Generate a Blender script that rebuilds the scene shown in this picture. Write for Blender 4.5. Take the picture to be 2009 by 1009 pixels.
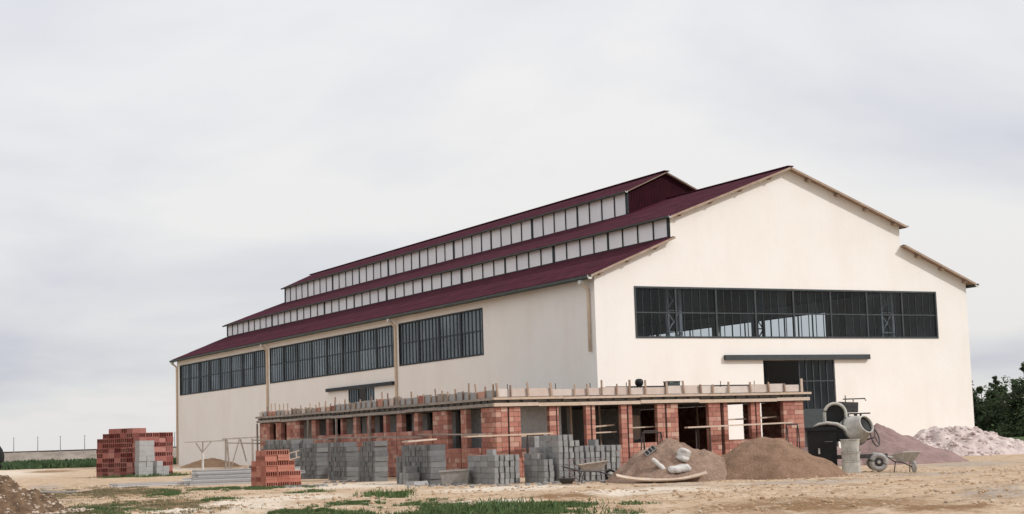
import bpy, math, random
import numpy as np
from mathutils import Vector, Matrix, noise as mnoise
random.seed(7)
R = math.radians
sc = bpy.context.scene
for o in list(bpy.data.objects): bpy.data.objects.remove(o)
COL = sc.collection

# ------------------------------------------------------------------ camera
YAW, PITCH, ROLL, FPX = 0.48706, 0.11191, 0.03203, 3178.44
CAM = Vector((-44.006, -73.872, 1.4724))
RC = Vector((0.88497379, -0.46458423, -0.03135106))
UC = Vector((-0.02434832, -0.11340693, 0.99325023))
FC = Vector((0.46500382, 0.87823708, 0.111674))
cd = bpy.data.cameras.new('camera')
cam = bpy.data.objects.new('camera', cd); COL.objects.link(cam)
cd.sensor_fit = 'HORIZONTAL'; cd.sensor_width = 36.0
cd.lens = 36.0 * FPX / 2009.0
cd.clip_start = 0.5; cd.clip_end = 9000
m = Matrix((RC, UC, -FC)).transposed().to_4x4(); m.translation = CAM
cam.matrix_world = m
sc.camera = cam

# ------------------------------------------------------------------ world / sky
SUN = Vector((0.52, -0.60, 0.60)).normalized()
w = bpy.data.worlds.new('World'); sc.world = w; w.use_nodes = True
nt = w.node_tree; nt.nodes.clear()
def N(nt, t, **kw):
    n = nt.nodes.new(t)
    for k, v in kw.items():
        if k.startswith('i_'):
            n.inputs[int(k[2:]) if k[2:].isdigit() else k[2:]].default_value = v
        else: setattr(n, k, v)
    return n
def link(nt, a, ao, b, bi): nt.links.new(a.outputs[ao], b.inputs[bi])
out = N(nt, 'ShaderNodeOutputWorld'); bg = N(nt, 'ShaderNodeBackground'); bg.inputs[1].default_value = 0.1
sky = N(nt, 'ShaderNodeTexSky', sky_type='NISHITA'); sky.sun_disc = False
sky.sun_elevation = math.asin(SUN.z); sky.sun_rotation = math.atan2(SUN.x, SUN.y); sky.air_density = 1.0; sky.dust_density = 2.0
tc = N(nt, 'ShaderNodeTexCoord'); sep = N(nt, 'ShaderNodeSeparateXYZ'); link(nt, tc, 'Generated', sep, 0)
mx = N(nt, 'ShaderNodeMath', operation='MAXIMUM', i_1=0.0); link(nt, sep, 'Z', mx, 0)
ad = N(nt, 'ShaderNodeMath', operation='ADD', i_1=0.22); link(nt, mx, 0, ad, 0)
dx = N(nt, 'ShaderNodeMath', operation='DIVIDE'); link(nt, sep, 'X', dx, 0); link(nt, ad, 0, dx, 1)
dy = N(nt, 'ShaderNodeMath', operation='DIVIDE'); link(nt, sep, 'Y', dy, 0); link(nt, ad, 0, dy, 1)
cb = N(nt, 'ShaderNodeCombineXYZ', i_Z=3.3); link(nt, dx, 0, cb, 'X'); link(nt, dy, 0, cb, 'Y')
n1 = N(nt, 'ShaderNodeTexNoise', i_Scale=1.05, i_Detail=6.0, i_Roughness=0.5, i_Distortion=0.35); link(nt, cb, 0, n1, 'Vector')
r1 = N(nt, 'ShaderNodeValToRGB'); link(nt, n1, 'Fac', r1, 0)
r1.color_ramp.elements[0].position = 0.30; r1.color_ramp.elements[0].color = (5.35, 5.45, 6.15, 1)
r1.color_ramp.elements[1].position = 0.57; r1.color_ramp.elements[1].color = (7.75, 7.6, 7.5, 1)
e = r1.color_ramp.elements.new(0.47); e.color = (6.85, 6.9, 7.05, 1)
mix = N(nt, 'ShaderNodeMix', data_type='RGBA'); mix.inputs['Factor'].default_value = 0.9
link(nt, sky, 0, mix, 'A'); link(nt, r1, 0, mix, 'B')
# an overcast sky brightens evenly from the horizon up to the zenith
zen = N(nt, 'ShaderNodeMath', operation='MULTIPLY_ADD', i_1=0.55, i_2=1.0); link(nt, mx, 0, zen, 0)
vm = N(nt, 'ShaderNodeVectorMath', operation='SCALE'); link(nt, mix, 'Result', vm, 0); link(nt, zen, 0, vm, 'Scale')
link(nt, vm, 0, bg, 0); link(nt, bg, 0, out, 0)

# ------------------------------------------------------------------ sun and exposure
sd = bpy.data.lights.new('sun', 'SUN'); sd.energy = 2.2; sd.angle = R(2); sd.color = (1.0, 0.985, 0.96)
so = bpy.data.objects.new('sun', sd); COL.objects.link(so)
so.rotation_euler = SUN.to_track_quat('Z', 'Y').to_euler(); so.location = (0, -60, 60)
sc.view_settings.view_transform = 'Standard'; sc.view_settings.look = 'None'
sc.view_settings.exposure = 0.12; sc.view_settings.gamma = 1.0; sc.view_settings.use_curve_mapping = False

# ------------------------------------------------------------------ materials
def pmat(name, base, base2=None, scale=2.0, rough=0.85, bump=0.0, bscale=20.0, per=0.0, per_cols=None, spec=0.3, detail=5.0, metal=0.0, stain=None):
    """procedural surface: noise between two colours, optional per-piece random colour, relief"""
    mt = bpy.data.materials.new(name); mt.use_nodes = True; t = mt.node_tree
    b = t.nodes['Principled BSDF']; b.inputs['Roughness'].default_value = rough
    b.inputs['Specular IOR Level'].default_value = spec; b.inputs['Metallic'].default_value = metal
    tc = N(t, 'ShaderNodeTexCoord'); geo = N(t, 'ShaderNodeNewGeometry'); oi = N(t, 'ShaderNodeObjectInfo')
    nz = N(t, 'ShaderNodeTexNoise', i_Scale=scale, i_Detail=detail, i_Roughness=0.6); link(t, geo, 'Position', nz, 'Vector')
    rp = N(t, 'ShaderNodeValToRGB'); link(t, nz, 'Fac', rp, 0)
    b2 = base2 or tuple(c * 0.75 for c in base)
    rp.color_ramp.elements[0].position = 0.35; rp.color_ramp.elements[0].color = (*b2, 1)
    rp.color_ramp.elements[1].position = 0.65; rp.color_ramp.elements[1].color = (*base, 1)
    col = (rp, 'Color')
    if per_cols:
        a = N(t, 'ShaderNodeMath', operation='ADD'); link(t, oi, 'Random', a, 0); link(t, geo, 'Random Per Island', a, 1)
        f = N(t, 'ShaderNodeMath', operation='FRACT'); link(t, a, 0, f, 0)
        cr = N(t, 'ShaderNodeValToRGB'); link(t, f, 0, cr, 0); cr.color_ramp.interpolation = 'LINEAR'
        els = cr.color_ramp.elements; els[0].color = (*per_cols[0], 1); els[1].color = (*per_cols[-1], 1)
        for i, c in enumerate(per_cols[1:-1]):
            e = els.new((i + 1) / (len(per_cols) - 1)); e.color = (*c, 1)
        mxn = N(t, 'ShaderNodeMix', data_type='RGBA'); mxn.inputs['Factor'].default_value = per
        link(t, rp, 'Color', mxn, 'A'); link(t, cr, 'Color', mxn, 'B'); col = (mxn, 'Result')
    if stain:
        sc_, amt, scol, stretch = stain
        mp = N(t, 'ShaderNodeMapping'); mp.inputs['Scale'].default_value = stretch; link(t, geo, 'Position', mp, 'Vector')
        n2 = N(t, 'ShaderNodeTexNoise', i_Scale=sc_, i_Detail=6.0, i_Roughness=0.65); link(t, mp, 0, n2, 'Vector')
        r2 = N(t, 'ShaderNodeMapRange'); r2.inputs[1].default_value = 0.5; r2.inputs[2].default_value = 0.75; r2.inputs[4].default_value = amt
        link(t, n2, 'Fac', r2, 0)
        m2 = N(t, 'ShaderNodeMix', data_type='RGBA'); link(t, r2, 0, m2, 'Factor'); link(t, col[0], col[1], m2, 'A')
        m2.inputs['B'].default_value = (*scol, 1); col = (m2, 'Result')
    link(t, col[0], col[1], b, 'Base Color')
    if bump > 0:
        nb = N(t, 'ShaderNodeTexNoise', i_Scale=bscale, i_Detail=4.0); link(t, geo, 'Position', nb, 'Vector')
        bp = N(t, 'ShaderNodeBump'); bp.inputs['Strength'].default_value = 1.0; bp.inputs['Distance'].default_value = bump
        link(t, nb, 'Fac', bp, 'Height'); link(t, bp, 0, b, 'Normal')
    return mt
M = {}
M['stucco'] = pmat('cream_render', (0.825, 0.788, 0.75), (0.80, 0.755, 0.71), scale=0.35, rough=0.95, bump=0.007, bscale=9, spec=0.1,
                   stain=(0.5, 0.22, (0.66, 0.55, 0.47), (1, 1, 0.25)))
M['inner'] = pmat('inner_render', (0.16, 0.155, 0.15), scale=0.5, rough=0.95, spec=0.1)
M['roof'] = pmat('maroon_sheet', (0.072, 0.017, 0.029), (0.042, 0.011, 0.019), scale=1.3, rough=0.85, spec=0.06, stain=(0.7, 0.4, (0.105, 0.034, 0.050), (0.4, 2.0, 1)))
M['maroon'] = pmat('maroon_cladding', (0.042, 0.008, 0.014), (0.030, 0.006, 0.010), scale=2, rough=0.8, spec=0.1)
M['soffit'] = pmat('soffit_board', (0.34, 0.25, 0.19), (0.28, 0.20, 0.15), scale=2, rough=0.9)
M['verge'] = pmat('verge_board', (0.40, 0.30, 0.23), (0.30, 0.22, 0.165), scale=2, rough=0.9)
M['steel'] = pmat('slate_steel', (0.022, 0.028, 0.034), (0.016, 0.02, 0.025), scale=3, rough=0.6)
M['steelgrey'] = pmat('grey_steel', (0.055, 0.065, 0.07), (0.045, 0.05, 0.055), scale=3, rough=0.7)
M['gutter'] = pmat('gutter_zinc', (0.075, 0.085, 0.08), (0.05, 0.06, 0.055), scale=2, rough=0.7)
M['pipe'] = pmat('cream_pipe', (0.70, 0.58, 0.44), (0.62, 0.50, 0.38), scale=3, rough=0.6)
M['zinc'] = pmat('zinc_white', (0.62, 0.60, 0.57), scale=3, rough=0.6)
M['lattice'] = pmat('column_steel', (0.34, 0.34, 0.33), (0.26, 0.26, 0.26), scale=3, rough=0.7)
M['clere'] = pmat('whitened_glass', (0.80, 0.79, 0.83), (0.74, 0.73, 0.77), scale=0.8, rough=0.5, spec=0.3, per=0.35, per_cols=[(0.70, 0.69, 0.74), (0.84, 0.82, 0.84), (0.77, 0.76, 0.79)])
M['mortar'] = pmat('mortar', (0.30, 0.24, 0.21), (0.22, 0.17, 0.15), scale=6, rough=0.95, spec=0.1)
BR = [(0.40, 0.155, 0.115), (0.50, 0.255, 0.19), (0.31, 0.12, 0.10), (0.60, 0.38, 0.295), (0.43, 0.175, 0.14), (0.63, 0.47, 0.375), (0.47, 0.225, 0.175), (0.36, 0.135, 0.115), (0.20, 0.095, 0.08), (0.44, 0.20, 0.15)]
M['brick'] = pmat('clay_brick', (0.47, 0.235, 0.175), (0.30, 0.12, 0.095), scale=4, rough=0.95, bump=0.01, bscale=40, spec=0.1, per=0.6, per_cols=BR)
M['pot'] = pmat('hollow_clay', (0.33, 0.13, 0.11), (0.19, 0.062, 0.058), scale=4, rough=0.95, spec=0.1, per=0.7,
                per_cols=[(0.25, 0.085, 0.075), (0.40, 0.175, 0.145), (0.19, 0.058, 0.056), (0.45, 0.24, 0.20), (0.23, 0.075, 0.07)])
M['pot2'] = pmat('orange_clay', (0.46, 0.19, 0.14), (0.33, 0.12, 0.09), scale=4, rough=0.95, spec=0.1, per=0.6,
                per_cols=[(0.42, 0.155, 0.115), (0.54, 0.27, 0.20), (0.36, 0.12, 0.09), (0.50, 0.22, 0.165)])
M['block'] = pmat('concrete_block', (0.30, 0.298, 0.292), (0.19, 0.19, 0.19), scale=5, rough=0.95, bump=0.012, bscale=45, spec=0.1, per=0.6,
                  per_cols=[(0.19, 0.19, 0.19), (0.31, 0.308, 0.30), (0.24, 0.24, 0.24), (0.38, 0.37, 0.355)])
M['blockshade'] = pmat('shaded_block', (0.19, 0.19, 0.19), (0.12, 0.122, 0.122), scale=5, rough=0.95, bump=0.012, bscale=45, spec=0.1, per=0.6,
                  per_cols=[(0.115, 0.117, 0.12), (0.21, 0.21, 0.205), (0.15, 0.152, 0.152), (0.27, 0.265, 0.255)])  # darker copy of the block material, with the left stacks' shade in its colour
M['aer'] = pmat('light_block', (0.36, 0.355, 0.35), (0.29, 0.288, 0.288), scale=4, rough=0.95, spec=0.1, per=0.4, per_cols=[(0.31, 0.31, 0.31), (0.40, 0.395, 0.385), (0.35, 0.345, 0.34)])
M['wood'] = pmat('pale_board', (0.56, 0.45, 0.36), (0.42, 0.32, 0.25), scale=5, rough=0.9, spec=0.1, per=0.45, per_cols=[(0.50, 0.38, 0.30), (0.62, 0.52, 0.44), (0.45, 0.33, 0.25), (0.60, 0.47, 0.34)])
M['woodgrey'] = pmat('weathered_board', (0.36, 0.315, 0.275), (0.18, 0.155, 0.135), scale=5, rough=0.95, spec=0.1, per=0.4, per_cols=[(0.26, 0.225, 0.20), (0.44, 0.38, 0.33)])
M['stake'] = pmat('stake_wood', (0.30, 0.20, 0.15), (0.20, 0.14, 0.11), scale=6, rough=0.95, per=0.7, per_cols=[(0.16, 0.10, 0.08), (0.52, 0.40, 0.31), (0.28, 0.18, 0.13), (0.40, 0.29, 0.21)])
M['panel'] = pmat('form_panel', (0.58, 0.50, 0.45), (0.48, 0.39, 0.34), scale=4, rough=0.95, per=0.5, per_cols=[(0.60, 0.53, 0.49), (0.46, 0.36, 0.32), (0.64, 0.60, 0.56), (0.52, 0.42, 0.36)])
M['slab'] = pmat('raw_concrete', (0.16, 0.15, 0.14), (0.11, 0.105, 0.10), scale=2, rough=0.95, bump=0.01, bscale=15)
M['partition'] = pmat('block_wall', (0.52, 0.515, 0.51), (0.42, 0.415, 0.41), scale=4, rough=0.95, bump=0.01, bscale=30)
M['iron'] = pmat('rusty_iron', (0.06, 0.045, 0.04), (0.035, 0.03, 0.03), scale=10, rough=0.8)
M['black'] = pmat('tarred_black', (0.010, 0.010, 0.011), (0.006, 0.006, 0.007), scale=6, rough=0.6)
M['rubber'] = pmat('black_rubber', (0.014, 0.014, 0.015), (0.01, 0.01, 0.01), scale=6, rough=0.8)
M['dusty'] = pmat('cement_dusted_metal', (0.50, 0.48, 0.43), (0.36, 0.35, 0.32), scale=5, rough=0.85, bump=0.006, bscale=25, stain=(3.0, 0.6, (0.22, 0.20, 0.18), (1, 1, 0.6)))
M['dustytyre'] = pmat('cement_dusted_tyre', (0.40, 0.385, 0.36), (0.28, 0.27, 0.26), scale=8, rough=0.95)
M['machine'] = pmat('machine_grey', (0.085, 0.08, 0.082), (0.05, 0.048, 0.05), scale=7, rough=0.7)
M['beam'] = pmat('precast_beam', (0.40, 0.39, 0.385), (0.27, 0.265, 0.265), scale=4, rough=0.9, per=0.7, per_cols=[(0.26, 0.255, 0.26), (0.44, 0.43, 0.42), (0.34, 0.33, 0.33), (0.62, 0.60, 0.58)])
M['sack'] = pmat('paper_sack', (0.60, 0.58, 0.55), (0.44, 0.42, 0.40), scale=5, rough=0.95, bump=0.02, bscale=12)
def sandmat(name, a, b, sc1=1.5, bump=0.03, bs=14, stain=None):
    return pmat(name, a, b, scale=sc1, rough=1.0, bump=bump, bscale=bs, spec=0.05, detail=9, stain=stain)
M['sand1'] = sandmat('brown_gravel', (0.30, 0.205, 0.155), (0.20, 0.135, 0.10), 3.0, 0.05, 18, (9, 0.5, (0.42, 0.33, 0.28), (1, 1, 1)))
M['sand2'] = sandmat('brown_sand', (0.26, 0.165, 0.115), (0.19, 0.12, 0.08), 3.0, 0.04, 20, (12, 0.4, (0.36, 0.26, 0.20), (1, 1, 1)))
M['sand3'] = sandmat('purple_sand', (0.29, 0.20, 0.185), (0.21, 0.145, 0.135), 2.0, 0.03, 16, (5, 0.4, (0.36, 0.27, 0.25), (1, 1, 1)))
M['sand4'] = sandmat('pale_rubble', (0.62, 0.54, 0.51), (0.44, 0.35, 0.33), 1.8, 0.06, 8, (2.5, 0.5, (0.36, 0.26, 0.25), (1, 1, 1)))
M['sand5'] = sandmat('tan_earth', (0.34, 0.23, 0.15), (0.26, 0.17, 0.11), 1.2, 0.04, 10)
M['mound'] = sandmat('stony_earth', (0.19, 0.125, 0.08), (0.085, 0.055, 0.036), 4.0, 0.05, 12)
M['pebble'] = pmat('pebbles', (0.42, 0.34, 0.27), (0.26, 0.20, 0.15), scale=6, rough=0.95, per=0.8, per_cols=[(0.30, 0.22, 0.16), (0.55, 0.46, 0.37), (0.22, 0.16, 0.12), (0.66, 0.58, 0.50)])
M['clod'] = pmat('earth_clod', (0.44, 0.31, 0.205), (0.30, 0.20, 0.13), scale=3, rough=1.0, spec=0.05, per=0.6, per_cols=[(0.30, 0.20, 0.125), (0.52, 0.39, 0.27), (0.38, 0.26, 0.17)])
M['grass'] = pmat('grass_blade', (0.085, 0.135, 0.05), (0.055, 0.095, 0.036), scale=1.2, rough=0.8, spec=0.15, per=0.6, per_cols=[(0.055, 0.10, 0.036), (0.11, 0.16, 0.06), (0.075, 0.13, 0.048), (0.17, 0.165, 0.085)])
M['drygrass'] = pmat('dry_grass', (0.21, 0.17, 0.10), (0.13, 0.12, 0.065), scale=1.2, rough=0.9, per=0.6, per_cols=[(0.10, 0.11, 0.05), (0.28, 0.22, 0.13), (0.16, 0.14, 0.08)])
M['crop'] = pmat('crop_green', (0.055, 0.095, 0.045), (0.035, 0.06, 0.03), scale=0.5, rough=0.9, spec=0.1, per=0.6, per_cols=[(0.04, 0.07, 0.035), (0.08, 0.12, 0.055), (0.055, 0.09, 0.045)])
M['leaf'] = pmat('leaf_green', (0.035, 0.06, 0.022), (0.02, 0.036, 0.016), scale=0.8, rough=0.7, spec=0.2, per=0.7, per_cols=[(0.018, 0.032, 0.014), (0.05, 0.08, 0.026), (0.03, 0.05, 0.02), (0.09, 0.11, 0.035)])
M['bark'] = pmat('bark', (0.06, 0.045, 0.035), scale=6, rough=0.95)
M['ballast'] = pmat('embankment_gravel', (0.30, 0.255, 0.215), (0.20, 0.165, 0.14), scale=0.6, rough=1.0, bump=0.1, bscale=3)
M['farpost'] = pmat('far_post', (0.24, 0.24, 0.26), scale=3, rough=0.9)
M['rail'] = pmat('rail_steel', (0.10, 0.075, 0.065), scale=3, rough=0.7)
def glassmat(name, tint, dust, dustcol, ior=1.5, rgh=0.06):
    mt = bpy.data.materials.new(name); mt.use_nodes = True; t = mt.node_tree; t.nodes.clear()
    o = N(t, 'ShaderNodeOutputMaterial'); tr = N(t, 'ShaderNodeBsdfTransparent'); tr.inputs[0].default_value = (*tint, 1)
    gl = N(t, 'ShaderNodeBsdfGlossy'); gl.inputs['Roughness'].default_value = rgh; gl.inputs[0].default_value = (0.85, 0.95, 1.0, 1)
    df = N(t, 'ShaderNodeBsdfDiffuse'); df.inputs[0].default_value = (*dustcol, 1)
    geo = N(t, 'ShaderNodeNewGeometry')
    nz = N(t, 'ShaderNodeTexNoise', i_Scale=0.45, i_Detail=4.0); link(t, geo, 'Position', nz, 'Vector')
    mr = N(t, 'ShaderNodeMapRange'); mr.inputs[1].default_value = 0.35; mr.inputs[2].default_value = 0.7
    mr.inputs[3].default_value = dust * 0.4; mr.inputs[4].default_value = dust * 1.5; link(t, nz, 'Fac', mr, 0)
    r0 = ((ior - 1) / (ior + 1)) ** 2   # Schlick reflectance from either side of the sheet
    lw = N(t, 'ShaderNodeLayerWeight', i_Blend=0.5); pw = N(t, 'ShaderNodeMath', operation='POWER', i_1=5.0); link(t, lw, 'Facing', pw, 0)
    fr = N(t, 'ShaderNodeMath', operation='MULTIPLY_ADD', i_1=1 - r0, i_2=r0); link(t, pw, 0, fr, 0)
    oi = N(t, 'ShaderNodeObjectInfo')
    nb = N(t, 'ShaderNodeTexNoise', i_Scale=0.7, i_Detail=1.0); link(t, geo, 'Position', nb, 'Vector')
    bp = N(t, 'ShaderNodeBump'); bp.inputs['Distance'].default_value = 0.02; link(t, nb, 'Fac', bp, 'Height'); link(t, bp, 0, gl, 'Normal')
    rv = N(t, 'ShaderNodeMath', operation='MULTIPLY_ADD', i_1=1.1, i_2=0.5); link(t, oi, 'Random', rv, 0)
    dm = N(t, 'ShaderNodeMath', operation='MULTIPLY'); link(t, mr, 0, dm, 0); link(t, rv, 0, dm, 1)
    m1 = N(t, 'ShaderNodeMixShader'); link(t, dm, 0, m1, 0); link(t, tr, 0, m1, 1); link(t, df, 0, m1, 2)
    m2 = N(t, 'ShaderNodeMixShader'); link(t, fr, 0, m2, 0); link(t, m1, 0, m2, 1); link(t, gl, 0, m2, 2)
    link(t, m2, 0, o, 0)
    return mt
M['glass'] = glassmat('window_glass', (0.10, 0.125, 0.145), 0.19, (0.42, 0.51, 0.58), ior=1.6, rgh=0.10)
M['clearglass'] = glassmat('clear_glass', (0.92, 0.94, 0.95), 0.03, (0.5, 0.5, 0.5), ior=1.3)
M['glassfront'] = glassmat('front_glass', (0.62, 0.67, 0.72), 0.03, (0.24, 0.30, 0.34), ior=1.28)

# ------------------------------------------------------------------ mesh helpers
class MB:
    def __init__(s): s.v = []; s.f = []
    def quad(s, *p):
        n = len(s.v); s.v += [tuple(q) for q in p]; s.f.append(tuple(range(n, n + len(p))))
    def box(s, x0, x1, y0, y1, z0, z1):
        n = len(s.v)
        s.v += [(x0, y0, z0), (x1, y0, z0), (x1, y1, z0), (x0, y1, z0), (x0, y0, z1), (x1, y0, z1), (x1, y1, z1), (x0, y1, z1)]
        s.f += [tuple(n + i for i in q) for q in ((3, 2, 1, 0), (4, 5, 6, 7), (0, 1, 5, 4), (1, 2, 6, 5), (2, 3, 7, 6), (3, 0, 4, 7))]
        return s
    def hexa(s, pts):   # 8 points bottom ring then top ring
        n = len(s.v); s.v += [tuple(p) for p in pts]
        s.f += [tuple(n + i for i in q) for q in ((3, 2, 1, 0), (4, 5, 6, 7), (0, 1, 5, 4), (1, 2, 6, 5), (2, 3, 7, 6), (3, 0, 4, 7))]
        return s
    def bar(s, p0, p1, wd, ht, up=(0, 0, 1)):   # rectangular bar between two points
        p0 = Vector(p0); p1 = Vector(p1); d = (p1 - p0).normalized(); u = Vector(up)
        if abs(d.dot(u)) > 0.98: u = Vector((1, 0, 0))
        a = d.cross(u).normalized() * wd / 2; b = a.cross(d).normalized() * ht / 2
        s.hexa([p0 - a - b, p0 + a - b, p1 + a - b, p1 - a - b, p0 - a + b, p0 + a + b, p1 + a + b, p1 - a + b]); return s
    def tube(s, pts, r, n=8, closed=False):
        pts = [Vector(p) for p in pts]; rs = r if isinstance(r, (list, tuple)) else [r] * len(pts); base = len(s.v); k = len(pts)
        for i, p in enumerate(pts):
            a = pts[(i - 1) % k] if (closed or i > 0) else p; b = pts[(i + 1) % k] if (closed or i < k - 1) else p
            d = (b - a).normalized(); u = Vector((0, 0, 1)) if abs(d.z) < 0.95 else Vector((1, 0, 0))
            e1 = d.cross(u).normalized(); e2 = d.cross(e1)
            for j in range(n):
                t = 2 * math.pi * j / n; s.v.append(tuple(p + (e1 * math.cos(t) + e2 * math.sin(t)) * rs[i]))
        for i in range(k if closed else k - 1):
            i2 = (i + 1) % k
            for j in range(n):
                s.f.append((base + i * n + j, base + i * n + (j + 1) % n, base + i2 * n + (j + 1) % n, base + i2 * n + j))
        if not closed:
            s.f.append(tuple(base + j for j in range(n))); s.f.append(tuple(base + (k - 1) * n + n - 1 - j for j in range(n)))
        return s
    def lathe(s, prof, c, axis, n=20, cap0=True, cap1=True):   # prof [(r, t)] around axis from c
        c = Vector(c); ax = Vector(axis).normalized(); u = Vector((0, 0, 1)) if abs(ax.z) < 0.9 else Vector((1, 0, 0))
        e1 = ax.cross(u).normalized(); e2 = ax.cross(e1); b = len(s.v)
        for r, t in prof:
            for j in range(n):
                a = 2 * math.pi * j / n; s.v.append(tuple(c + ax * t + (e1 * math.cos(a) + e2 * math.sin(a)) * r))
        for i in range(len(prof) - 1):
            for j in range(n):
                s.f.append((b + i * n + j, b + i * n + (j + 1) % n, b + (i + 1) * n + (j + 1) % n, b + (i + 1) * n + j))
        if cap0: s.f.append(tuple(b + j for j in range(n)))
        if cap1: s.f.append(tuple(b + (len(prof) - 1) * n + n - 1 - j for j in range(n)))
        return s
    def poly(s, pts, ext):   # prism: polygon pts extruded by vector ext
        n = len(s.v); k = len(pts); e = Vector(ext)
        s.v += [tuple(p) for p in pts] + [tuple(Vector(p) + e) for p in pts]
        s.f.append(tuple(range(n, n + k))); s.f.append(tuple(range(n + 2 * k - 1, n + k - 1, -1)))
        for i in range(k): s.f.append((n + i, n + (i + 1) % k, n + k + (i + 1) % k, n + k + i))
        return s
    def mesh(s, name, mat, off=(0, 0, 0), smooth=False):
        me = bpy.data.meshes.new(name)
        o = off; me.from_pydata([(x - o[0], y - o[1], z - o[2]) for x, y, z in s.v], [], s.f)
        me.materials.append(M[mat] if isinstance(mat, str) else mat); me.update()
        import bmesh as _b
        bm = _b.new(); bm.from_mesh(me); _b.ops.recalc_face_normals(bm, faces=bm.faces); bm.to_mesh(me); bm.free()
        if smooth:
            for p in me.polygons: p.use_smooth = True
        return me
    def build(s, name, mat, parent=None, off=None, smooth=False):
        """link as one mesh object; world coordinates are taken relative to the parent chain's origin"""
        if off is None:
            off = Vector((0, 0, 0)); q = parent
            while q is not None: off += q.location; q = q.parent
        return obj(name, s.mesh(name, mat, off, smooth), parent)
def obj(name, me, parent=None, loc=(0, 0, 0), rz=0.0, scale=None):
    o = bpy.data.objects.new(name, me); COL.objects.link(o); o.location = loc
    if rz: o.rotation_euler = (0, 0, rz)
    if scale: o.scale = scale
    if parent is not None: o.parent = parent
    return o
def tag(o, label=None, cat=None, group=None, kind=None):
    if label: o['label'] = label
    if cat: o['category'] = cat
    if group: o['group'] = group
    if kind: o['kind'] = kind
    return o
def thing(name, label, cat, loc=(0, 0, 0), rz=0.0, group=None):
    o = bpy.data.objects.new(name, None); COL.objects.link(o); o.location = loc; o.rotation_euler = (0, 0, rz); o.empty_display_size = 0.3
    return tag(o, label, cat, group)
def fbm(x, y, z=0.0, o=5): return mnoise.fractal(Vector((x, y, z)), 0.9, 2.0, o)
def L0(parent): return (0, 0, 0)   # local coordinates

# ------------------------------------------------------------------ ground (one sheet around the viewpoint out to the horizon)
GRASS = [(-28.97, -42.72, 2.59, -1.32, 1.43, 2.95), (-25.4, -30.64, 0.68, -0.34, 0.92, 2.13), (-28.28, -35.04, 0.81, -0.41, 0.83, 2.04), (-30.9, -38.4, 0.93, -0.48, 0.72, 1.95), (-27.19, -37.6, 0.67, -0.34, 1.27, 2.74), (-27.0, -41.52, 0.81, -0.41, 0.91, 1.73), (-28.23, -18.05, 0.66, -0.33, 1.32, 4.68), (-18.57, 20.5, 2.2, -0.61, 0.6, 2.8), (-24.83, -16.69, 1.66, -0.82, 0.72, 2.14), (-34.13, -30.79, 1.3, -0.66, 0.98, 4.28), (-27.02, -49.28, 0.37, -0.19, 0.42, 0.61), (-25.45, -24.14, 0.59, -0.29, 0.62, 1.65), (-30.76, -39.63, 0.61, -0.31, 0.81, 2.09), (-29.25, -26.58, 0.54, -0.27, 0.45, 1.45), (-36.2, -26.5, .5, -.2, .4, 1.2)]
DRY = [(-31.88, -29.45, 1.74, -0.88, 1.63, 5.95), (-34.13, -30.79, 1.5, -0.76, 1.2, 5.0), (-29.19, -12.52, 2.72, -1.35, 1.93, 8.0)]
PALE = [(-21.56, -18.95, 2.64, -1.31, 1.96, 4.8), (-20.83, -29.48, 2.79, -1.4, 1.47, 2.8), (-19.96, -36.2, 2.24, -1.13, 1.81, 2.82), (-30.86, -31.73, 2.41, -1.22, 1.95, 6.26), (-22.0, 62.0, 9, -3.25, 9.07, 41.4), (-27.61, -28.23, 2.14, -1.07, 1.33, 3.69), (-6.5, 55, 3.54, -1.61, 6.22, 20.34), (-25.65, -37.32, 1.36, -0.69, 0.79, 1.57)]
BROWN = [(-22.94, -47.04, 2.8, -1.43, 2.4, 3.04), (-29.19, -12.52, 2.72, -1.35, 1.93, 8.0), (-14.53, 65.82, 2.31, -1.05, 2.57, 12.19), (-23.02, -36.53, 1.43, -0.72, 0.76, 1.34), (-22.58, -50.38, 1.03, -0.53, 1.39, 1.51), (-31.01, -27.89, 1.3, -0.65, 1.28, 4.54), (-31.13, -33.03, 0.47, -0.24, 0.68, 2.17)]
GREY = [(-14.85, -35.83, 2.91, -1.47, 1.45, 1.89), (0.24, -26.89, 2.81, -1.39, 4.68, 4.96), (-28.33, 1.49, 1.03, -0.5, 1.98, 9.51), (-17.29, -33.14, 1.63, -0.82, 1.09, 1.66), (-17.07, -46.03, 1.14, -0.58, 4.31, 4.43), (-9.15, -34.6, 2.58, -1.29, 1.5, 1.68)]
def ell_field(P, ells):
    out = np.zeros(len(P))
    for cx, cy, ax, ay, bx, by in ells:
        d = ax * by - ay * bx; qx = P[:, 0] - cx; qy = P[:, 1] - cy
        u = (qx * by - qy * bx) / d; v = (ax * qy - ay * qx) / d
        out = np.maximum(out, np.clip(1.35 - np.sqrt(u * u + v * v), 0, 1))
    return out
def ground_z(x, y):
    dx = x - CAM.x; dy = y - CAM.y; r = math.hypot(dx, dy)
    f = (x - CAM.x) * math.sin(YAW) + (y - CAM.y) * math.cos(YAW)
    near = max(0.0, min(1.0, (52 - f) / 12.0)); 
    a = 0.018 + 0.075 * near
    lm = max(0.0, min(1.0, (-25 - x) / 4.0)) * max(0.0, min(1.0, (95 - f) / 20.0)); a += 0.05 * lm
    if r > 150: a = 0.02
    h = fbm(x * 0.55, y * 0.55, 1.7, 6) * a + (fbm(x * 2.6, y * 2.6, 4.1, 4) * 0.045 * max(near, 0.35 * lm))
    return min(h, a * 0.6) - a * 0.6
angs = []
a = -180.0
while a < 180:
    angs.append(a); a += (0.17 if -21 <= a < 21 else (1.5 if -45 <= a < 45 else 6.0))
rad = [8.0, 18.0, 26.0]; r = 29.0
while r < 150: rad.append(r); r *= 1.0105
while r < 6500: rad.append(r); r *= 1.10
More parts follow.
